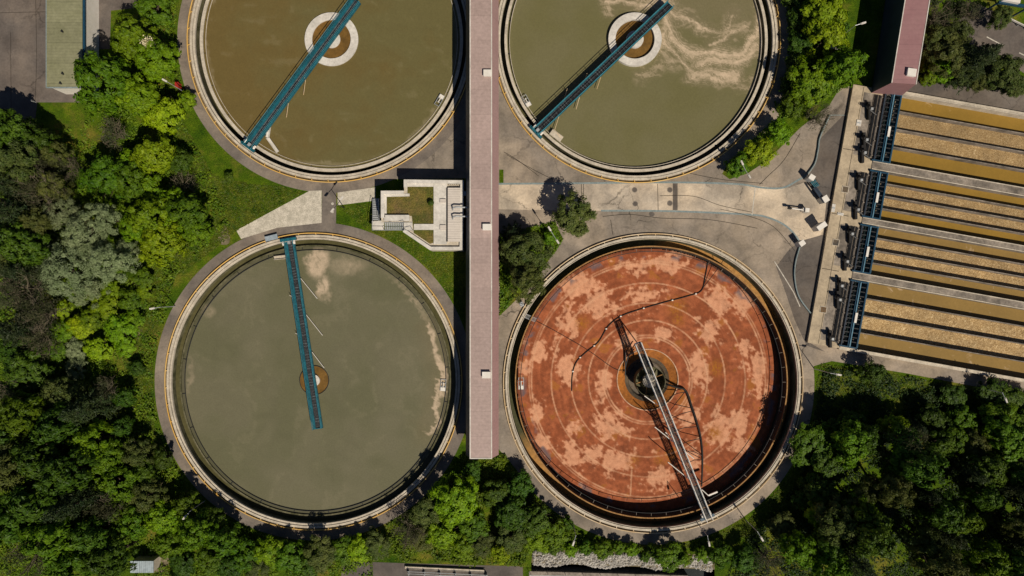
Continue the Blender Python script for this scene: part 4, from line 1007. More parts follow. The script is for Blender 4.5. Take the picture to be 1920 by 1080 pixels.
# ------------------------------------------------------------------ kiosks at the road end
def kiosk(px, py, h, w, d, rz, label, pipes=()):
    p = W(px, py, h); g = thing('control_kiosk', label, 'kiosk', (p.x, p.y, 0), 'control kiosks at the road end')
    MB().box((p.x, p.y, h/2), (w*.92, d*.92, h), rz).build('cabinet', M['concrete_lt'], g)
    MB().box((p.x, p.y, h+.04), (w, d, .1), rz).build('lid', M['white'], g)
    co, si = math.cos(rz), math.sin(rz)
    MB().box((p.x-d*.47*si*-1, p.y-d*.47*co, h*.5), (w*.7, .04, h*.8), rz).build('door', M['steel'], g)
    for pts in pipes: MB().tube([W(*q) for q in pts], .06, 8).build('pipe', M['teal_lt'], g)
kiosk(1522.5, 332.5, 1.7, .85, .75, math.radians(-32), 'white capped kiosk with teal pipes, nearest the tree strip')
kiosk(1548, 373, 1.8, .95, .85, math.radians(-58), 'white capped kiosk standing against the basin deck edge')
kiosk(1513.5, 394, 1.1, .6, .6, math.radians(-5), 'small low white kiosk beside a lying white pole')
kiosk(1541, 424, 2.0, 1.5, .75, math.radians(35), 'wide white kiosk with a broad dark shadow on slab')
kiosk(1504, 456, 1.7, .85, .75, math.radians(35), 'white capped kiosk at the lower end of road by teal kerb')
for i, (x0, y0_, lab) in enumerate(((1520, 338, 'teal pipe rack on the ground beside the kiosk nearest tree strip'),)):
    g = thing('pipe_rack', lab, 'pipes', W(x0, y0_, .4))
    for k in range(4): MB().tube([W(x0+k*2.3, y0_+3-k*1.4, .5), W(x0+9+k*2.3, y0_+14-k*1.2, .5)], .06, 8).build('pipe', M['teal_lt'], g)
    q = MB()
    for t in (.2, .85): q.beam(W(x0+9*t-1, y0_+3+11*t, .3), W(x0+9*t+9, y0_-3+11*t, .3), .12, .2)
    q.build('pipe_support', M['steel_dk'], g)
g = thing('barrier_pole', 'white pole with black ends lying low across slab beside small kiosk', 'pole', W(1490, 391, .6))
MB().tube([W(1483, 390.5, .9), W(1506, 393.5, .9)], .1, 10).build('bar', M['white'], g)
MB().box(W(1506, 393.5, .45), (.4, .5, .9)).build('pedestal', M['white'], g); MB().tube([W(1484, 390.5, 0), W(1484, 390.5, 1.0)], .12, 10).build('post', M['steel_dk'], g)
MB().tube([W(1477, 389.5, .85), W(1483, 390.5, .9)], .2, 10).build('counterweight', M['rubber'], g)
g = thing('shadow_board', 'dark blue board put in for the cast shadow of the deck edge kiosk', 'panel', W(1530, 368, 0))  # added dark board along the line of the kiosk's cast shadow
MB().beam(W(1526, 352, .75), W(1545, 379, .75), .2, 1.5).build('panel', M['navy'], g); MB().beam(W(1526, 352, 1.55), W(1545, 379, 1.55), .3, .08).build('cap', M['navy'], g)
q = MB()
for t in (.08, .92): q.box(tuple(W(1526+19*t, 352+27*t, .3)), (.3, .3, .6))
q.build('leg', M['steel_dk'], g)
for pts, lab in (([(1556, 216), (1538, 256), (1534, 280), (1528, 306), (1513, 328)], 'raised teal edged kerb curving past the upper kiosk'),
                 ([(1500, 462), (1492, 490), (1490, 520), (1498, 556), (1520, 587)], 'raised teal edged kerb curving down from lower kiosk to the basin deck')):
    P = [W(x, y, .25) for x, y in smoothline(pts)]
    g = thing('curved_kerb', lab, 'kerb', P[0]); MB().tube(P, .11, 8).build('edge', M['kerb'], g)
    q = MB()
    for a, b in zip(P[:-1], P[1:]): q.beam(Vector((a.x, a.y, .1)), Vector((b.x, b.y, .1)), .14, .2)
    q.build('base', M['teal_lt'], g)
# faint teal ground cables on the deck
for pts in ([(1556, 216), (1620, 216)], [(1580, 243), (1618, 240)]):
    sheet('gutter', strip(pts, 1.2), .03, M['kerb'])

for i, (x, y, lab) in enumerate(((1190, 356, 'dark manhole cover on slab road, upper of the pair left of drain strip'), (1191, 382, 'dark manhole cover on slab road, lower of the pair left of drain strip'), (1256, 356, 'dark manhole cover touching the drain strip, upper one'), (1256, 381, 'dark manhole cover touching the drain strip, lower one'), (1222, 402, 'dark manhole cover in the asphalt below the slab road'))):
    p = G(x, y); g = thing('manhole_cover', lab, 'manhole cover', (p.x, p.y, 0), 'manhole covers in the road')
    q = MB(); q.lathe((p.x, p.y), [(.34, .014), (.34, .03), (.01, .034)], 24, True); q.build('cover', M['asphalt_dark'], g)
    q = MB(); q.lathe((p.x, p.y), [(.42, .013), (.42, .026), (.34, .026)], 24); q.build('frame', M['deck_conc2'], g)
# ------------------------------------------------------------------ lamps
def lamp(px, py, h, az, label, double=False, m='steel'):   # px, py: lamp head as seen
    p = W(px, py, h); arm = .9
    co, si = math.cos(az), math.sin(az)
    base = Vector((p.x-co*arm*(0 if double else 1), p.y-si*arm*(0 if double else 1), 0))
    g = thing('street_lamp', label, 'lamp post', base, 'lamp posts')
    MB().tube([base, base+Vector((0, 0, h-.1))], [.07, .04], 10).build('pole', M[m], g)
    for s in ((-1, 1) if double else (1,)):
        e = base+Vector((co*arm*s, si*arm*s, h))
        MB().tube([base+Vector((0, 0, h-.15)), e], .04, 8).build('arm', M[m], g)
        f = e+Vector((co*.35*s, si*.35*s, .02))
        q = MB(); q.beam(e-Vector((co*.15*s, si*.15*s, 0)), f+Vector((co*.12*s, si*.12*s, 0)), .26, .12); q.beam(e-Vector((co*.05*s, si*.05*s, -.1)), f+Vector((co*.2*s, si*.2*s, .1)), .22, .08); q.build('lamp_head', M['concrete_lt'], g)
lamp(311, 152, 4.6, math.radians(150), 'lamp post with long arm over the bushes beside plain olive brown tank')
lamp(288, 578, 4.6, math.radians(190), 'lamp post at the left path of the grey green tank')
lamp(632, 383, 4.3, math.radians(52), 'double headed dark lamp post by the link path and light paving', True, 'steel_dk')
lamp(1038, 441, 4.5, math.radians(-58), 'double headed lamp post on the tree island left of the drained tank', True)
lamp(1398, 318, 4.5, math.radians(-62), 'double headed lamp post at lower tip of the tree strip', True)
lamp(1616, 44, 5.2, math.radians(15), 'lamp post among bright trees beside the mauve gallery shadow')
lamp(1329, 1017, 5.0, math.radians(-80), 'lamp post on the grass below the end of long silver bridge')
lamp(1427, 1008, 5.2, math.radians(-60), 'lamp post in dark grass lower right of the drained tank')
lamp(1076, 1016, 5.0, math.radians(-110), 'lamp post among bushes above the stone bank')
lamp(1570, 702, 5.5, math.radians(-10), 'lamp post on the grass corner below the basin deck')
lamp(1885, 748, 5.5, math.radians(-70), 'lamp post among dark trees near the right edge')
lamp(348, 968, 5.0, math.radians(-130), 'lamp post hidden among trees lower left of the grey green tank')
p = G(67, 192); g = thing('marker_post', 'short grey marker post at the corner of parking yard and dry grass', 'post', (p.x, p.y, 0))
MB().tube([(p.x, p.y, 0), (p.x, p.y, 1.0)], [.09, .08], 10).build('post', M['steel'], g); MB().tube([(p.x, p.y, .98), (p.x, p.y, 1.12)], [.12, .06], 10).build('cap', M['white'], g)
# red box, green box, small things
p = G(338, 163); g = thing('hydrant_box', 'red hydrant box beside the ring path of plain olive brown tank', 'hydrant', (p.x, p.y, 0))
MB().box((p.x, p.y, .55), (.45, .7, 1.1)).build('cabinet', M['red'], g); MB().box((p.x, p.y, 1.13), (.55, .8, .08)).build('lid', M['red'], g)
p = G(3, 262); g = thing('green_container', 'bright green waste container at left edge under the trees', 'container', (p.x, p.y, 0))
MB().box((p.x, p.y, .6), (1.1, 1.5, 1.2), .5).build('body', M['green_box'], g); MB().box((p.x, p.y, 1.23), (1.2, 1.6, .08), .5).build('lid', M['green_box'], g)
for x, y, lab in ((1563, 88, 'square pink concrete slab between bright trees'), (1498, 28, 'grey concrete manhole slab in the tree shade')):
    p = G(x, y); g = thing('concrete_slab', lab, 'slab', (p.x, p.y, 0)); MB().box((p.x, p.y, .25), (1.5, 1.0, .5), -.15).build('slab', M['concrete_lt'], g); MB().box((p.x, p.y, .53), (.6, .6, .06), -.15).build('lid', M['concrete'], g)
p = G(100, 720+6); g = thing('roof_panel', 'small rusty sheet lying among the low undergrowth at left', 'sheet metal', (p.x, p.y, 0)); MB().beam((p.x-.6, p.y-.5, .5), (p.x+.6, p.y+.5, .75), 1.2, .05).build('sheet', M['rust_iron'], g); MB().beam((p.x-.8, p.y-.2, .55), (p.x-.2, p.y+.4, .68), .2, .08).build('batten', M['white'], g)
# top right gantry, roadside barrier
p = W(1895, 5, 4.5); g = thing('gantry_sign', 'blue framed white board at the top right corner over the road', 'gantry', (p.x, p.y, 0))
MB().beam(W(1872, 4, 4.5), W(1935, 14, 4.5), .35, .4).build('beam', M['blue'], g); MB().beam(W(1880, -2, 5.0), W(1911, 4, 5.0), .5, .5).build('board', M['white'], g)
for x, y in ((1874, 4), (1930, 13)):
    a = W(x, y, 4.4); MB().tube([(a.x, a.y, 0), tuple(a)], .14, 10).build('post', M['blue'], g)
p = G(1890, 42); g = thing('crash_barrier', 'pale roadside barrier at the top right road edge', 'barrier', (p.x, p.y, 0))
MB().beam(G(1886, 38, .7), G(1960, 74, .7), .12, .32).build('rail', M['concrete_lt'], g)
for i in range(4): MB().box(tuple(G(1890+i*16, 40.5+i*7.8, .35)), (.1, .12, .7)).build('post', M['steel'], g)
# canal railing and kerb at the bottom
p = G(835, 1068); g = thing('canal_railing', 'grey railing along the concrete walk at the bottom edge, left part', 'railing', (p.x, p.y, 0), 'railings along the bottom edge')
MB().prism([G(760, 1060)[:2], G(908, 1067)[:2], G(908, 1072)[:2], G(760, 1065)[:2]], 0, .35).build('kerb', M['concrete'], g)
for k, (dy, z) in enumerate(((8, 1.1), (12, 1.1), (18, 1.1))):
    MB().tube([G(766, 1058+dy, z), G(915, 1065+dy, z)], .05, 6).build('top_rail', M['steel'], g)
for i in range(6): 
    q = G(768+i*29, 1067+i*1.36); MB().beam(q+Vector((0, 0, .5)), q+Vector((0, -.85, .5)), .06, 1.0).build('post', M['steel'], g)
p = G(1000, 1072); g = thing('canal_railing', 'concrete kerb with railing below dark canal, right part of the bottom edge', 'railing', (p.x, p.y, 0), 'railings along the bottom edge')
MB().prism([G(992, 1071)[:2], G(1290, 1079)[:2], G(1290, 1200)[:2], G(992, 1200)[:2]], -2.3, .05).build('kerb', M['deck_conc2'], g)
MB().tube([G(992, 1073, 1.0), G(1260, 1080, 1.0)], .05, 6).build('top_rail', M['steel'], g)
for i in range(9): q = G(994+i*33, 1074+i*.85); MB().tube([q+Vector((0, 0, .05)), q+Vector((0, 0, 1.0))], .04, 6).build('post', M['steel'], g)
# stone bank: uncountable boulders
mb = MB(); rs = random.Random(5)
for i in range(2600):
    t = rs.random(); x = 1000+t*335; yy = 1033+t*10+rs.random()**.8*(25+4*math.sin(t*20)); s = rs.uniform(.1, .27)
    c = G(x, yy, rs.uniform(.02, .3)-(yy-1033-t*10)*.012); n0 = len(mb.v)
    pts = [Vector((rs.uniform(.6, 1.2)*sx, 0, 0)) for sx in (1,)]
    dirs = [(1, 0, 0), (-1, 0, 0), (0, 1, 0), (0, -1, 0), (0, 0, 1), (0, 0, -1)]
    rot = rs.random()*TAU; co, si = math.cos(rot), math.sin(rot)
    for d in dirs:
        k = s*rs.uniform(.7, 1.5); mb.v.append((c.x+(d[0]*co-d[1]*si)*k, c.y+(d[0]*si+d[1]*co)*k, c.z+d[2]*k*.7))
    for a, b in ((0, 2), (2, 1), (1, 3), (3, 0)): mb.f.append((n0+a, n0+b, n0+4)); mb.f.append((n0+b, n0+a, n0+5))
tag(mb.build('rubble', M['stone']), 'bank of pale broken stones above the dark canal', 'stones', kind='stuff')

# ------------------------------------------------------------------ trees
def leaf(mb, p, n, s, rg, narrow=.55):
    n = n.normalized(); a = n.cross(Vector((rg.uniform(-1, 1), rg.uniform(-1, 1), rg.uniform(-1, 1))))
    if a.length < 1e-3: a = Vector((1, 0, 0))
    a.normalize(); b = n.cross(a)
    l, w = s*.5, s*.5*narrow; fold = n*(-s*.12)
    i = len(mb.v)
    mb.v += [tuple(p-a*l), tuple(p+b*w+fold), tuple(p+a*l), tuple(p-b*w+fold)]; mb.f.append((i, i+1, i+2, i+3))
def rdir(rg, up=0.0):
    while True:
        v = Vector((rg.uniform(-1, 1), rg.uniform(-1, 1), rg.uniform(-1, 1)))
        if .05 < v.length < 1: break
    v.normalize(); v.z += up; return v.normalized()
def crown_mesh(seed, kind):
    rg = random.Random(seed); mb = MB(); RR = 3.0; zc = 3.6
    if kind in ('maple', 'oak', 'deep', 'lime', 'willow', 'olive'):
        nc = {'willow': 84, 'olive': 66}.get(kind, 74); ln = {'willow': 75, 'olive': 105}.get(kind, 52); ls = {'willow': .3, 'olive': .42}.get(kind, .5); nar = {'willow': .35, 'olive': .4}.get(kind, .62)
        lob = [(rg.uniform(0, TAU), rg.uniform(.68, 1.18)) for _ in range(8)]
        for i in range(nc):
            d = rdir(rg, .55); f = rg.uniform(.5, 1.0)**.7
            az = math.atan2(d.y, d.x); k = 1
            for a, g in lob:
                if abs(((az-a+PI) % TAU)-PI) < .45: k = g
            c = Vector((d.x*RR*f*k, d.y*RR*f*k, zc+d.z*2.4*f+rg.uniform(-.3, .3))); rc = rg.uniform(.38, .78)*(1.0 if kind != 'willow' else .85)
            for j in range(ln):
                e = rdir(rg, .65); p = c+Vector((e.x, e.y, e.z*.7))*rc*rg.uniform(.6, 1.12)
                leaf(mb, p, e*.7+d*.45+rdir(rg)*.42, ls*rg.uniform(.5, 1.25), rg, nar)
    elif kind == 'pine':
        for lv in range(7):
            z = 1.4+lv*.85; rad = RR*(1-lv/7.6)
            nb = max(4, 11-lv)
            for i in range(nb):
                a = TAU*(i+rg.random()*.6)/nb
                ln_ = rad*rg.uniform(.75, 1.1)
                for j in range(int(44*ln_/2)+20):
                    t = rg.random()**.6; sp = .42*(1-t*.5)
                    p = Vector((math.cos(a)*ln_*t+rg.gauss(0, sp)*.6, math.sin(a)*ln_*t+rg.gauss(0, sp)*.6, z-.35*t*t+rg.gauss(0, .12)+.3*t))
                    leaf(mb, p, Vector((rg.gauss(0, .5), rg.gauss(0, .5), 1)), rg.uniform(.22, .5), rg, .3)
    elif kind == 'scrub':
        for i in range(46):
            d = rdir(rg, .35); f = rg.uniform(.3, 1.0); c = Vector((d.x*RR*f, d.y*RR*f, 3.2+d.z*2.4*f))
            for j in range(46):
                p = c+rdir(rg)*rg.uniform(.1, .75)
                leaf(mb, p, rdir(rg, .6), rg.uniform(.14, .3), rg, .3)
    return mb
def trunk_mesh(seed, kind):
    rg = random.Random(seed); mb = MB()
    top = 6.2 if kind == 'pine' else 3.6
    mb.tube([(0, 0, -.1), (.08, .03, 1.2), (.02, -.05, 2.4), (0, 0, top)], [.26, .2, .15, .05], 8)
    nb = {'scrub': 26, 'pine': 0}.get(kind, 9)
    for i in range(nb):
        a = rg.random()*TAU; z0 = rg.uniform(1.2, 3.2); L = rg.uniform(1.4, 2.8)
        e = Vector((math.cos(a)*L, math.sin(a)*L, z0+rg.uniform(.8, 2.2))); m_ = Vector((math.cos(a)*L*.45, math.sin(a)*L*.45, z0+.6))
        mb.tube([(0, 0, z0), m_, e], [.1, .06, .02] if kind != 'scrub' else [.07, .045, .02], 5)
        if kind == 'scrub':
            for k in range(5):
                t = rg.uniform(.3, 1); q = m_.lerp(e, t); r_ = rdir(rg, .5)*rg.uniform(.5, 1.1)
                mb.tube([q, q+r_], [.035, .012], 4)
    return mb
PROTO = {}
def proto(kind, var):
    if (kind, var) not in PROTO:
        cm = crown_mesh(hash((len(kind), ord(kind[0]), ord(kind[1]), var)) % 9999, kind); tm = trunk_mesh(var*13+len(kind), kind)
        out = []
        for nm, b, m in (('crown', cm, LEAF[kind]), ('trunk', tm, M['twig'] if kind in ('scrub',) else M['bark'])):
            me = bpy.data.meshes.new(f'{kind}_{nm}'); me.from_pydata(b.v, [], b.f); me.materials.append(m); me.update(); out.append(me)
        PROTO[kind, var] = out
    return PROTO[kind, var]
NAMES = {'maple': ('broadleaf_tree', 'tree'), 'oak': ('broadleaf_tree', 'tree'), 'deep': ('broadleaf_tree', 'tree'), 'lime': ('broadleaf_tree', 'tree'), 'willow': ('willow_tree', 'tree'), 'pine': ('conifer_tree', 'tree'), 'olive': ('spreading_tree', 'tree'), 'scrub': ('bare_tree', 'tree')}
tn = 0
def tree(px, py, r, kind, label, hs=1.0, group=None, name=None):
    global tn
    tn += 1; rg = random.Random(tn*17+3)
    sc = r*S/3.2*1.06; hz = sc*hs*rg.uniform(.92, 1.12)
    hc = 4.6*hz                                      # the height at which the crown is widest to the eye
    p = W(px, py, hc); p.z = 0
    o = thing(name or NAMES[kind][0], label, NAMES[kind][1] if name is None else 'shrub', p, group)
    o.rotation_euler = (0, 0, rg.random()*TAU); o.scale = (sc*rg.uniform(.94, 1.06), sc*rg.uniform(.94, 1.06), hz)
    cme, tme = proto(kind, tn % 3)
    for nm, me in (('crown', cme), ('trunk', tme)):
        c = bpy.data.objects.new(nm, me); col.objects.link(c); c.parent = o
    return o
KIND_TXT = {'maple': 'bright green leafy', 'oak': 'mid green leafy', 'deep': 'deep green leafy', 'lime': 'yellow green leafy', 'willow': 'silvery grey green', 'pine': 'dark needled', 'olive': 'dull olive green', 'scrub': 'grey brown thin leaved'}
# single trees: px, py, radius, kind, height factor, what tells it apart
single = [
 (186, 150, 50, 'oak', 1.2, 'mid green tree overhanging the lower end of sage green roof'),
 (242, 68, 40, 'maple', 1.1, 'bright green tree right of the short path by sage roofed building'),
 (290, 108, 40, 'maple', 1.0, 'bright tree with a cream blossom patch on its crown'),
 (252, 180, 42, 'maple', 1.1, 'bright tree between blossom tree and the dry grass patch'),
 (303, 212, 36, 'lime', 1.0, 'yellow green tree under the long armed lamp'),
 (348, 186, 18, 'maple', .8, 'small bush touching the ring path by red hydrant box'),
 (206, 248, 34, 'scrub', .9, 'grey brown sparse tree right of the dry grass patch'),
 (284, 12, 30, 'oak', 1.0, 'green tree at the top edge beside the tank path'),
 (284, 290, 42, 'lime', 1.0, 'bright lobed tree above the grass slope left of upper tanks'),
 (428, 331, 10, 'deep', .8, 'small lone dark bush on the dry grass slope'),
 (338, 345, 30, 'scrub', .8, 'grey brown sparse tree at the edge of grass slope'),
 (1076, 402, 44, 'olive', .85, 'large dull green tree standing over slab road'),
 (985, 475, 46, 'olive', .9, 'dull green tree beside the pink gallery left of the drained tank'),
 (962, 438, 26, 'pine', .9, 'dark tree against pink gallery at the slab road edge'),
 (990, 530, 38, 'olive', 1.1, 'lower dull green tree between pink gallery and the drained tank'),
 (1033, 446, 16, 'maple', .6, 'bright bush at the foot of double lamp on the tree island'),
 (1256, 1042, 28, 'oak', .7, 'round green tree on the stone bank above canal'),
 (854, 940, 46, 'maple', .85, 'bright large lobed tree below the end of pink gallery'),
 (762, 1003, 36, 'scrub', 1.0, 'bare pale twigged tree below the grey green tank'),
 (1545, 28, 44, 'lime', .9, 'yellow green tree at the top beside the mauve gallery shadow'),
 (1556, 66, 40, 'lime', .9, 'yellow green tree above the square pink slab'),
 (1585, 122, 42, 'maple', 1.2, 'bright tree reaching toward the mauve gallery end'),
 (1522, 150, 44, 'maple', .7, 'bright tree beside the yard end of upper right tree strip'),
 (1540, 214, 30, 'scrub', 1.0, 'grey green sparse tree hanging over the yard beside bright trees'),
 (1488, 195, 26, 'oak', .9, 'green bush between the streaked tank path and sparse tree'),
 (1425, 285, 30, 'lime', .8, 'yellow green bush in the narrow strip near double lamp'),
 (1385, 308, 24, 'oak', .8, 'dark green bush at the lower tip of tree strip'),
 (1465, 248, 26, 'maple', .8, 'green bush in the middle of narrow tree strip'),
 (1838, 112, 42, 'pine', 1.2, 'dark conifer below the road bend at upper right'),
 (1785, 100, 40, 'olive', 1.1, 'dull green tree beside the mauve gallery right wall'),
 (1885, 132, 34, 'olive', 1.0, 'dull tree near the right edge above the earth strip'),
 (1765, 28, 36, 'scrub', 1.2, 'grey sparse tree at the top beside the mauve roof'),
 (1748, 138, 22, 'maple', .8, 'bright small bush at the foot of mauve gallery'),
 (1680, 800, 26, 'lime', 1.0, 'yellow green bush in the dark wood below basins'),
 (1640, 700, 24, 'deep', .9, 'dark bush on the grass corner below the basin walk'),
 (1720, 845, 46, 'scrub', 1.5, 'bare branched tree in the middle of dark right wood'),
 (1540, 960, 34, 'lime', .9, 'yellow green bushy tree lower right of the drained tank'),
 (255, 690, 16, 'deep', .8, 'dark bush on the bright slope left of the grey green tank'),
 (305, 860, 22, 'deep', .9, 'dark tree at the path edge lower left of the grey green tank'),
 (940, 1035, 24, 'lime', 1.0, 'bright bush at the bottom edge right of the railing'),
]
for x, y, r, k, h, lab in single: tree(x, y, r, k, lab, h)
MIX = random.Random(12)
# groves of like trees: within one grove nothing tells them apart
def grove(label, group, kind, spots, hs=1.0):
    for s in spots:
        mix = kind if kind != 'deep' or group.startswith('dark trees beside') else MIX.choice(('deep', 'deep', 'oak', 'deep', 'olive', 'scrub', 'maple', 'deep', 'pine'))
        tree(s[0], s[1], s[2], s[3] if len(s) > 3 else mix, label, hs if hs else min(1.65, .8+max(0, s[1]-690)/190), group)
grove('silvery grey green willow crown in the left wood', 'silvery willows in the left wood', 'willow', [(112, 398, 32), (152, 440, 40), (88, 474, 28), (185, 408, 34), (120, 512, 46), (202, 492, 42), (72, 500, 28), (236, 470, 26), (160, 545, 30), (170, 472, 30)], 1.1)
grove('bright green leafy tree at the edge of left wood facing the grass', 'bright leafy trees of the left wood', 'maple', [(192, 330, 42, 'oak'), (240, 340, 38, 'oak'), (282, 402, 42), (345, 398, 38, 'oak'), (300, 452, 42, 'lime'), (252, 428, 30), (365, 432, 28), (322, 380, 30), (275, 350, 28), (245, 300, 26), (335, 300, 26, 'deep'), (318, 425, 30), (280, 475, 24, 'lime')], 1.0)
grove('dull thin leaved tree in the shaded wood along the left edge', 'thin trees in the far left wood', 'scrub', [(30, 300, 44, 'olive'), (62, 352, 44), (18, 400, 44, 'pine'), (38, 460, 44, 'deep'), (26, 540, 48), (58, 590, 40), (75, 300, 34), (95, 350, 32, 'olive'), (10, 345, 40, 'pine'), (40, 510, 40, 'pine'), (20, 620, 44, 'pine'), (62, 420, 34, 'olive'), (60, 640, 36), (30, 250, 36, 'deep'), (60, 262, 34, 'deep'), (-8, 300, 40, 'pine'), (-6, 460, 42, 'olive'), (-4, 560, 40), (5, 500, 38, 'pine'), (-10, 390, 36), (-12, 240, 40, 'deep'), (100, 290, 26, 'olive'), (120, 310, 28)], 1.4)
grove('low bright green bush on the left slope beside the grey green tank', 'low bushes on the left slope', 'maple', [(112, 580, 24, 'lime'), (150, 612, 26, 'lime'), (196, 572, 28, 'lime'), (222, 618, 30), (182, 655, 26, 'lime'), (240, 565, 22, 'oak'), (262, 520, 24, 'oak'), (140, 655, 22, 'willow'), (95, 660, 24, 'oak'), (165, 600, 24), (205, 545, 22, 'lime'), (140, 690, 22, 'willow'), (115, 620, 24), (250, 600, 22), (235, 650, 20), (270, 545, 18, 'lime')], .6)
grove('tall tree in the dense mixed wood at the lower left', 'trees of the lower left wood', 'deep', [(48, 700, 46), (108, 742, 40), (150, 772, 46), (190, 735, 30), (42, 785, 44), (165, 832, 36), (100, 800, 40), (20, 740, 40), (70, 860, 44), (20, 880, 44), (120, 890, 42), (60, 940, 46), (130, 950, 46), (20, 980, 44), (90, 1010, 46), (160, 1010, 40), (40, 1050, 44), (130, 1065, 42), (190, 960, 36), (200, 1050, 38), (15, 820, 40), (30, 660, 36)], None)
grove('green leafy tree in the lit edge of the lower left wood', 'lit trees of the lower left wood', 'oak', [(200, 860, 34), (142, 855, 28, 'maple'), (255, 850, 28, 'olive'), (215, 910, 36), (275, 930, 34, 'olive'), (245, 985, 34, 'oak'), (300, 975, 32, 'maple'), (345, 945, 24), (365, 1000, 34, 'oak'), (312, 1020, 26), (415, 1015, 32, 'oak'), (228, 960, 28), (395, 980, 24, 'deep'), (180, 890, 30, 'maple'), (225, 800, 22, 'deep'), (232, 745, 20, 'deep'), (270, 890, 26, 'deep')], 1.15)
grove('green leafy tree in the row below the grey green tank', 'row of trees below the grey green tank', 'oak', [(455, 1046, 30), (505, 1035, 30, 'maple'), (545, 1048, 34), (600, 1040, 34, 'olive'), (640, 1030, 26), (672, 1030, 28, 'lime'), (705, 1022, 26, 'olive'), (430, 1064, 28, 'deep'), (390, 1055, 30), (480, 1066, 26, 'olive'), (570, 1066, 30, 'deep'), (340, 1058, 28, 'deep'), (335, 1090, 20, 'deep')], .68)
grove('leafy tree in the clump between the two lower tanks', 'trees between the two lower tanks', 'oak', [(800, 962, 34, 'olive'), (882, 985, 36, 'oak'), (825, 1000, 32, 'maple'), (868, 1025, 28, 'maple'), (928, 925, 30, 'deep'), (960, 965, 36, 'deep'), (1002, 975, 34, 'deep'), (1035, 1000, 32, 'oak'), (975, 910, 28, 'deep'), (1010, 1010, 28, 'maple'), (905, 1020, 30, 'olive'), (960, 1010, 34, 'olive'), (790, 1010, 28, 'olive'), (885, 885, 20, 'deep'), (1060, 985, 18, 'oak')], .75)
grove('bush on the grass bank between drained tank and canal', 'bushes above the stone bank', 'oak', [(1130, 1030, 18), (1040, 1028, 16), (1070, 1033, 14, 'maple'), (1098, 1027, 14), (1160, 1027, 14, 'maple'), (1285, 1048, 16, 'maple'), (1225, 1035, 14), (1185, 1032, 14, 'maple'), (1355, 1042, 24), (1320, 1040, 16, 'maple'), (1400, 1050, 26, 'deep'), (1210, 1045, 10)], .8)
rg = random.Random(44)
sp = []
for iy, y in enumerate(range(745, 1100, 46)):
    for ix, x in enumerate(range(1545, 1960, 50)):
        xx, yy = x+rg.uniform(-17, 17)+(iy % 2)*22, y+rg.uniform(-15, 15)
        if yy < 780 and xx < 1700 or yy < 760: continue
        if 1640 < xx < 1735 and yy > 930 or math.hypot(xx-1625, yy-905) < 34 or math.hypot(xx-1790, yy-895) < 32 or math.hypot(xx-1860, yy-985) < 28: continue
        sp.append((xx, yy, rg.uniform(26, 42), rg.choice(('deep', 'deep', 'deep', 'pine', 'olive', 'oak'))))
sp += [(1500, 1030, 34), (1470, 985, 28, 'olive'), (1530, 905, 24, 'oak'), (1505, 935, 20, 'deep'), (1562, 852, 26, 'oak'), (1575, 800, 22, 'deep'), (1450, 1060, 34, 'scrub'), (1600, 790, 22, 'deep'), (1790, 745, 26, 'deep'), (1860, 742, 30), (1910, 750, 30)]
for q in sp:
    dT = math.hypot(q[0]-T4[0], q[1]-T4[1])-303; dB = q[1]-(690+(q[0]-1600)*.17)
    grove('tall dark tree in the shaded lower right wood', 'trees of the dark lower right wood', 'deep', [q], min(1.7, max(.5, .3+min(dT, dB)/120)))
grove('olive tree in the roadside clump at the upper right', 'roadside trees at the upper right', 'olive', [(1810, 130, 30), (1762, 75, 34), (1800, 60, 30), (1860, 95, 28, 'pine'), (1905, 165, 22), (1770, 130, 24, 'maple'), (1840, 150, 22), (1825, 20, 24, 'scrub'), (1880, 30, 24), (1735, 70, 14)], 1.0)
grove('dark shaded tree along the right path of the streaked tank', 'dark trees beside the streaked tank', 'deep', [(1505, 30, 30), (1512, 80, 32), (1498, 118, 26), (1480, 158, 20), (1495, -15, 30), (1530, 100, 30, 'oak')], .6)
# blossom patch on one crown, leaves of the roof shrub
o = [x for x in col.objects if x.get('label', '').startswith('bright tree with a cream')][0]
mb = MB(); rb = random.Random(2)
for i in range(260):
    e = rdir(rb, .6); leaf(mb, Vector((-.35+rb.gauss(0, .38), 1.6+rb.gauss(0, .3), 5.75+rb.gauss(0, .18))), e, .22, rb, .8)
me = bpy.data.meshes.new('blossom'); me.from_pydata(mb.v, [], mb.f); me.materials.append(M['blossom']); c = bpy.data.objects.new('blossom', me); col.objects.link(c); c.parent = o
o.rotation_euler = (0, 0, 0)
q = [x for x in col.objects if x.name.startswith('roof_shrub')][0]
mb = MB()
for i in range(260):
    e = rdir(rb, .4); leaf(mb, Vector((e.x*.45, e.y*.45, .45+e.z*.4)), e, .2, rb, .7)
me = bpy.data.meshes.new('foliage'); me.from_pydata(mb.v, [], mb.f); me.materials.append(LEAF['deep']); c = bpy.data.objects.new('foliage', me); col.objects.link(c); c.parent = q

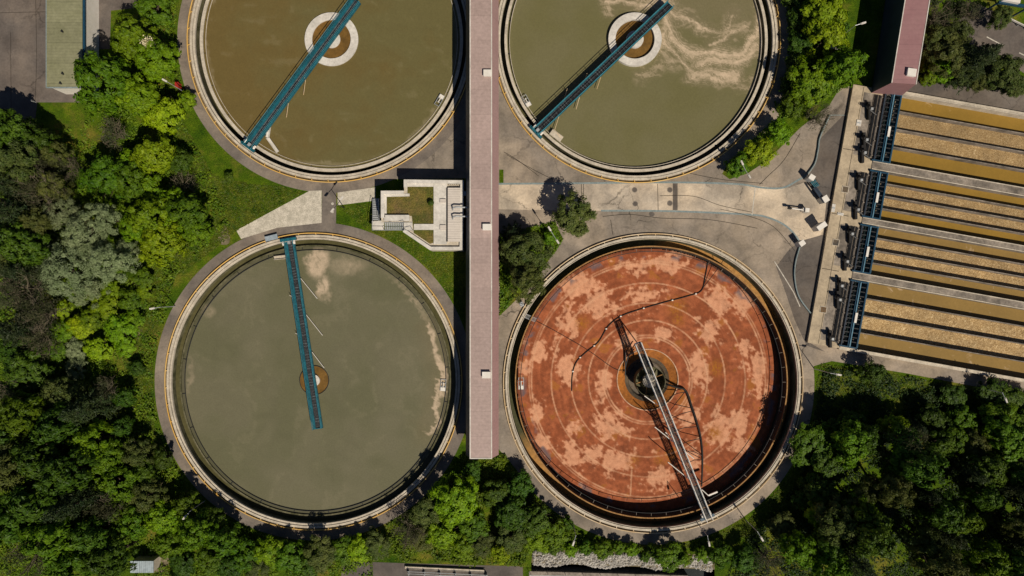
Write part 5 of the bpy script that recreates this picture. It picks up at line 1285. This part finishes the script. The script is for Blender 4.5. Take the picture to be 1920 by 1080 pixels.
# undergrowth: low leaf litter, brambles and tufts nobody could count
def in_poly(x, y, poly):
    r_ = False; j = len(poly)-1
    for i in range(len(poly)):
        xi, yi = poly[i]; xj, yj = poly[j]
        if (yi > y) != (yj > y) and x < (xj-xi)*(y-yi)/(yj-yi)+xi: r_ = not r_
        j = i
    return r_
TK = ((T1, 291), (T3, 301), (T4, 306), (T2, 284))
def scatter(name, label, poly, n, m, seed, size=(.18, .5), zmax=.7, clump=True):
    rg = random.Random(seed); mb = MB(); xs = [p[0] for p in poly]; ys = [p[1] for p in poly]; k = 0
    while k < n:
        x, y = rg.uniform(min(xs), max(xs)), rg.uniform(min(ys), max(ys))
        if not in_poly(x, y, poly): continue
        if any((x-t[0])**2+(y-t[1])**2 < r*r for t, r in TK): continue
        f = fbm(x, y, .03, 5.0)
        if clump and f < rg.uniform(-.45, .15): k += .2; continue
        z = rg.random()*zmax*max(.15, .5+f*1.5); k += 1
        leaf(mb, G(x, y, z+.03), Vector((rg.gauss(0, .5), rg.gauss(0, .5), 1)), rg.uniform(*size), rg, .6)
    return tag(mb.build(name, m), label, 'undergrowth', kind='stuff')
scatter('undergrowth', 'low leafy brambles covering the left slope', [(0, 240), (160, 240), (240, 40), (330, 0), (345, 230), (400, 330), (430, 420), (330, 520), (300, 640), (300, 780), (360, 900), (460, 985), (700, 1010), (700, 1080), (0, 1080)], 60000, M['under'], 1)
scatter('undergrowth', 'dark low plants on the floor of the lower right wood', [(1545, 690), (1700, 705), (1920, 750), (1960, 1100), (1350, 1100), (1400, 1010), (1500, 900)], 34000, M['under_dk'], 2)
scatter('undergrowth', 'low plants between the two lower tanks', [(780, 930), (870, 850), (950, 850), (1010, 930), (1100, 1010), (1330, 1020), (1330, 1036), (1000, 1030), (980, 1060), (700, 1050), (700, 1010)], 16000, M['under'], 3)
scatter('undergrowth', 'low plants in the upper right strips', [(1480, -20), (1590, -20), (1590, 160), (1545, 190), (1445, 235), (1480, 240), (1400, 320), (1360, 320), (1370, 300), (1445, 230)], 9000, M['under'], 4)
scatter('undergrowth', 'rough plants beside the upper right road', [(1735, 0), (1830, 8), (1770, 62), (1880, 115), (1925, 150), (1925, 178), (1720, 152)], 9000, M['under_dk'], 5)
scatter('undergrowth', 'low plants on the tree island beside pink gallery', [(937, 440), (1040, 415), (1055, 450), (1010, 520), (937, 590)], 5000, M['under'], 6)
scatter('grass_tufts', 'rough grass tufts on the left slope and lawns', [(330, 30), (345, 230), (400, 330), (470, 345), (580, 355), (440, 435), (400, 470), (330, 520), (285, 640), (290, 800), (350, 900), (240, 800), (230, 640), (260, 520), (400, 400), (300, 200)], 26000, M['tuft'], 8, (.12, .34), .12, False)
scatter('grass_tufts', 'rough grass tufts round the small flat roofed building', [(633, 388), (700, 380), (760, 440), (806, 474), (872, 474), (872, 640), (820, 560), (740, 470)], 6000, M['tuft'], 9, (.1, .28), .1, False)
scatter('grass_tufts', 'rough grass tufts below the basin walk and round the drained tank', [(1540, 682), (1700, 705), (1860, 738), (1700, 760), (1560, 780), (1530, 860), (1440, 1000), (1330, 1020), (1330, 1032), (1100, 1010), (1200, 1022), (1400, 980), (1500, 850)], 14000, M['tuft'], 10, (.12, .32), .12, False)
sheet('grass_island', [(937, 440), (985, 432), (1040, 415), (1056, 448), (1040, 470), (1006, 525), (960, 570), (937, 592)], .009, M['lawn'])
sheet('grass_island', [(1556, 196), (1500, 240), (1440, 300), (1402, 325), (1368, 336), (1354, 326), (1366, 304), (1410, 268), (1440, 244), (1462, 215), (1476, 150), (1484, 60), (1488, -330), (1592, -330), (1592, 130), (1574, 166)], .009, M['lawn'])
sheet('grass_island', [(936, 318), (944, 318), (944, 345), (936, 345)], .009, M['lawn'])

# ------------------------------------------------------------------ light, sky, camera
w = bpy.data.worlds.new('World'); scn.world = w; w.use_nodes = True
nt = w.node_tree; bg = nt.nodes['Background']
sky = nt.nodes.new('ShaderNodeTexSky'); sky.sky_type = 'NISHITA'; sky.sun_disc = False
sky.air_density = .45; sky.dust_density = .2; sky.sun_elevation = EL; sky.sun_rotation = math.atan2(SUN.x, SUN.y)
nt.links.new(sky.outputs[0], bg.inputs['Color']); bg.inputs['Strength'].default_value = .062
sl = bpy.data.lights.new('sun', 'SUN'); sl.energy = 5.0; sl.angle = math.radians(.5); sl.color = (1, .90, .75)
so = bpy.data.objects.new('sun', sl); col.objects.link(so); so.rotation_euler = SUN.to_track_quat('Z', 'Y').to_euler(); so.location = SUN*120
cam = bpy.data.cameras.new('camera'); co_ = bpy.data.objects.new('camera', cam); col.objects.link(co_)
co_.location = (0, 0, H); co_.rotation_euler = (0, 0, 0)
cam.sensor_width = 36; cam.lens = 36*H/(1920*S); cam.clip_end = 3000
scn.camera = co_
scn.view_settings.view_transform = 'Standard'; scn.view_settings.look = 'None'; scn.view_settings.gamma = 1; scn.view_settings.exposure = -.28
for o in bpy.data.objects:
    if '_w' in o: del o['_w']
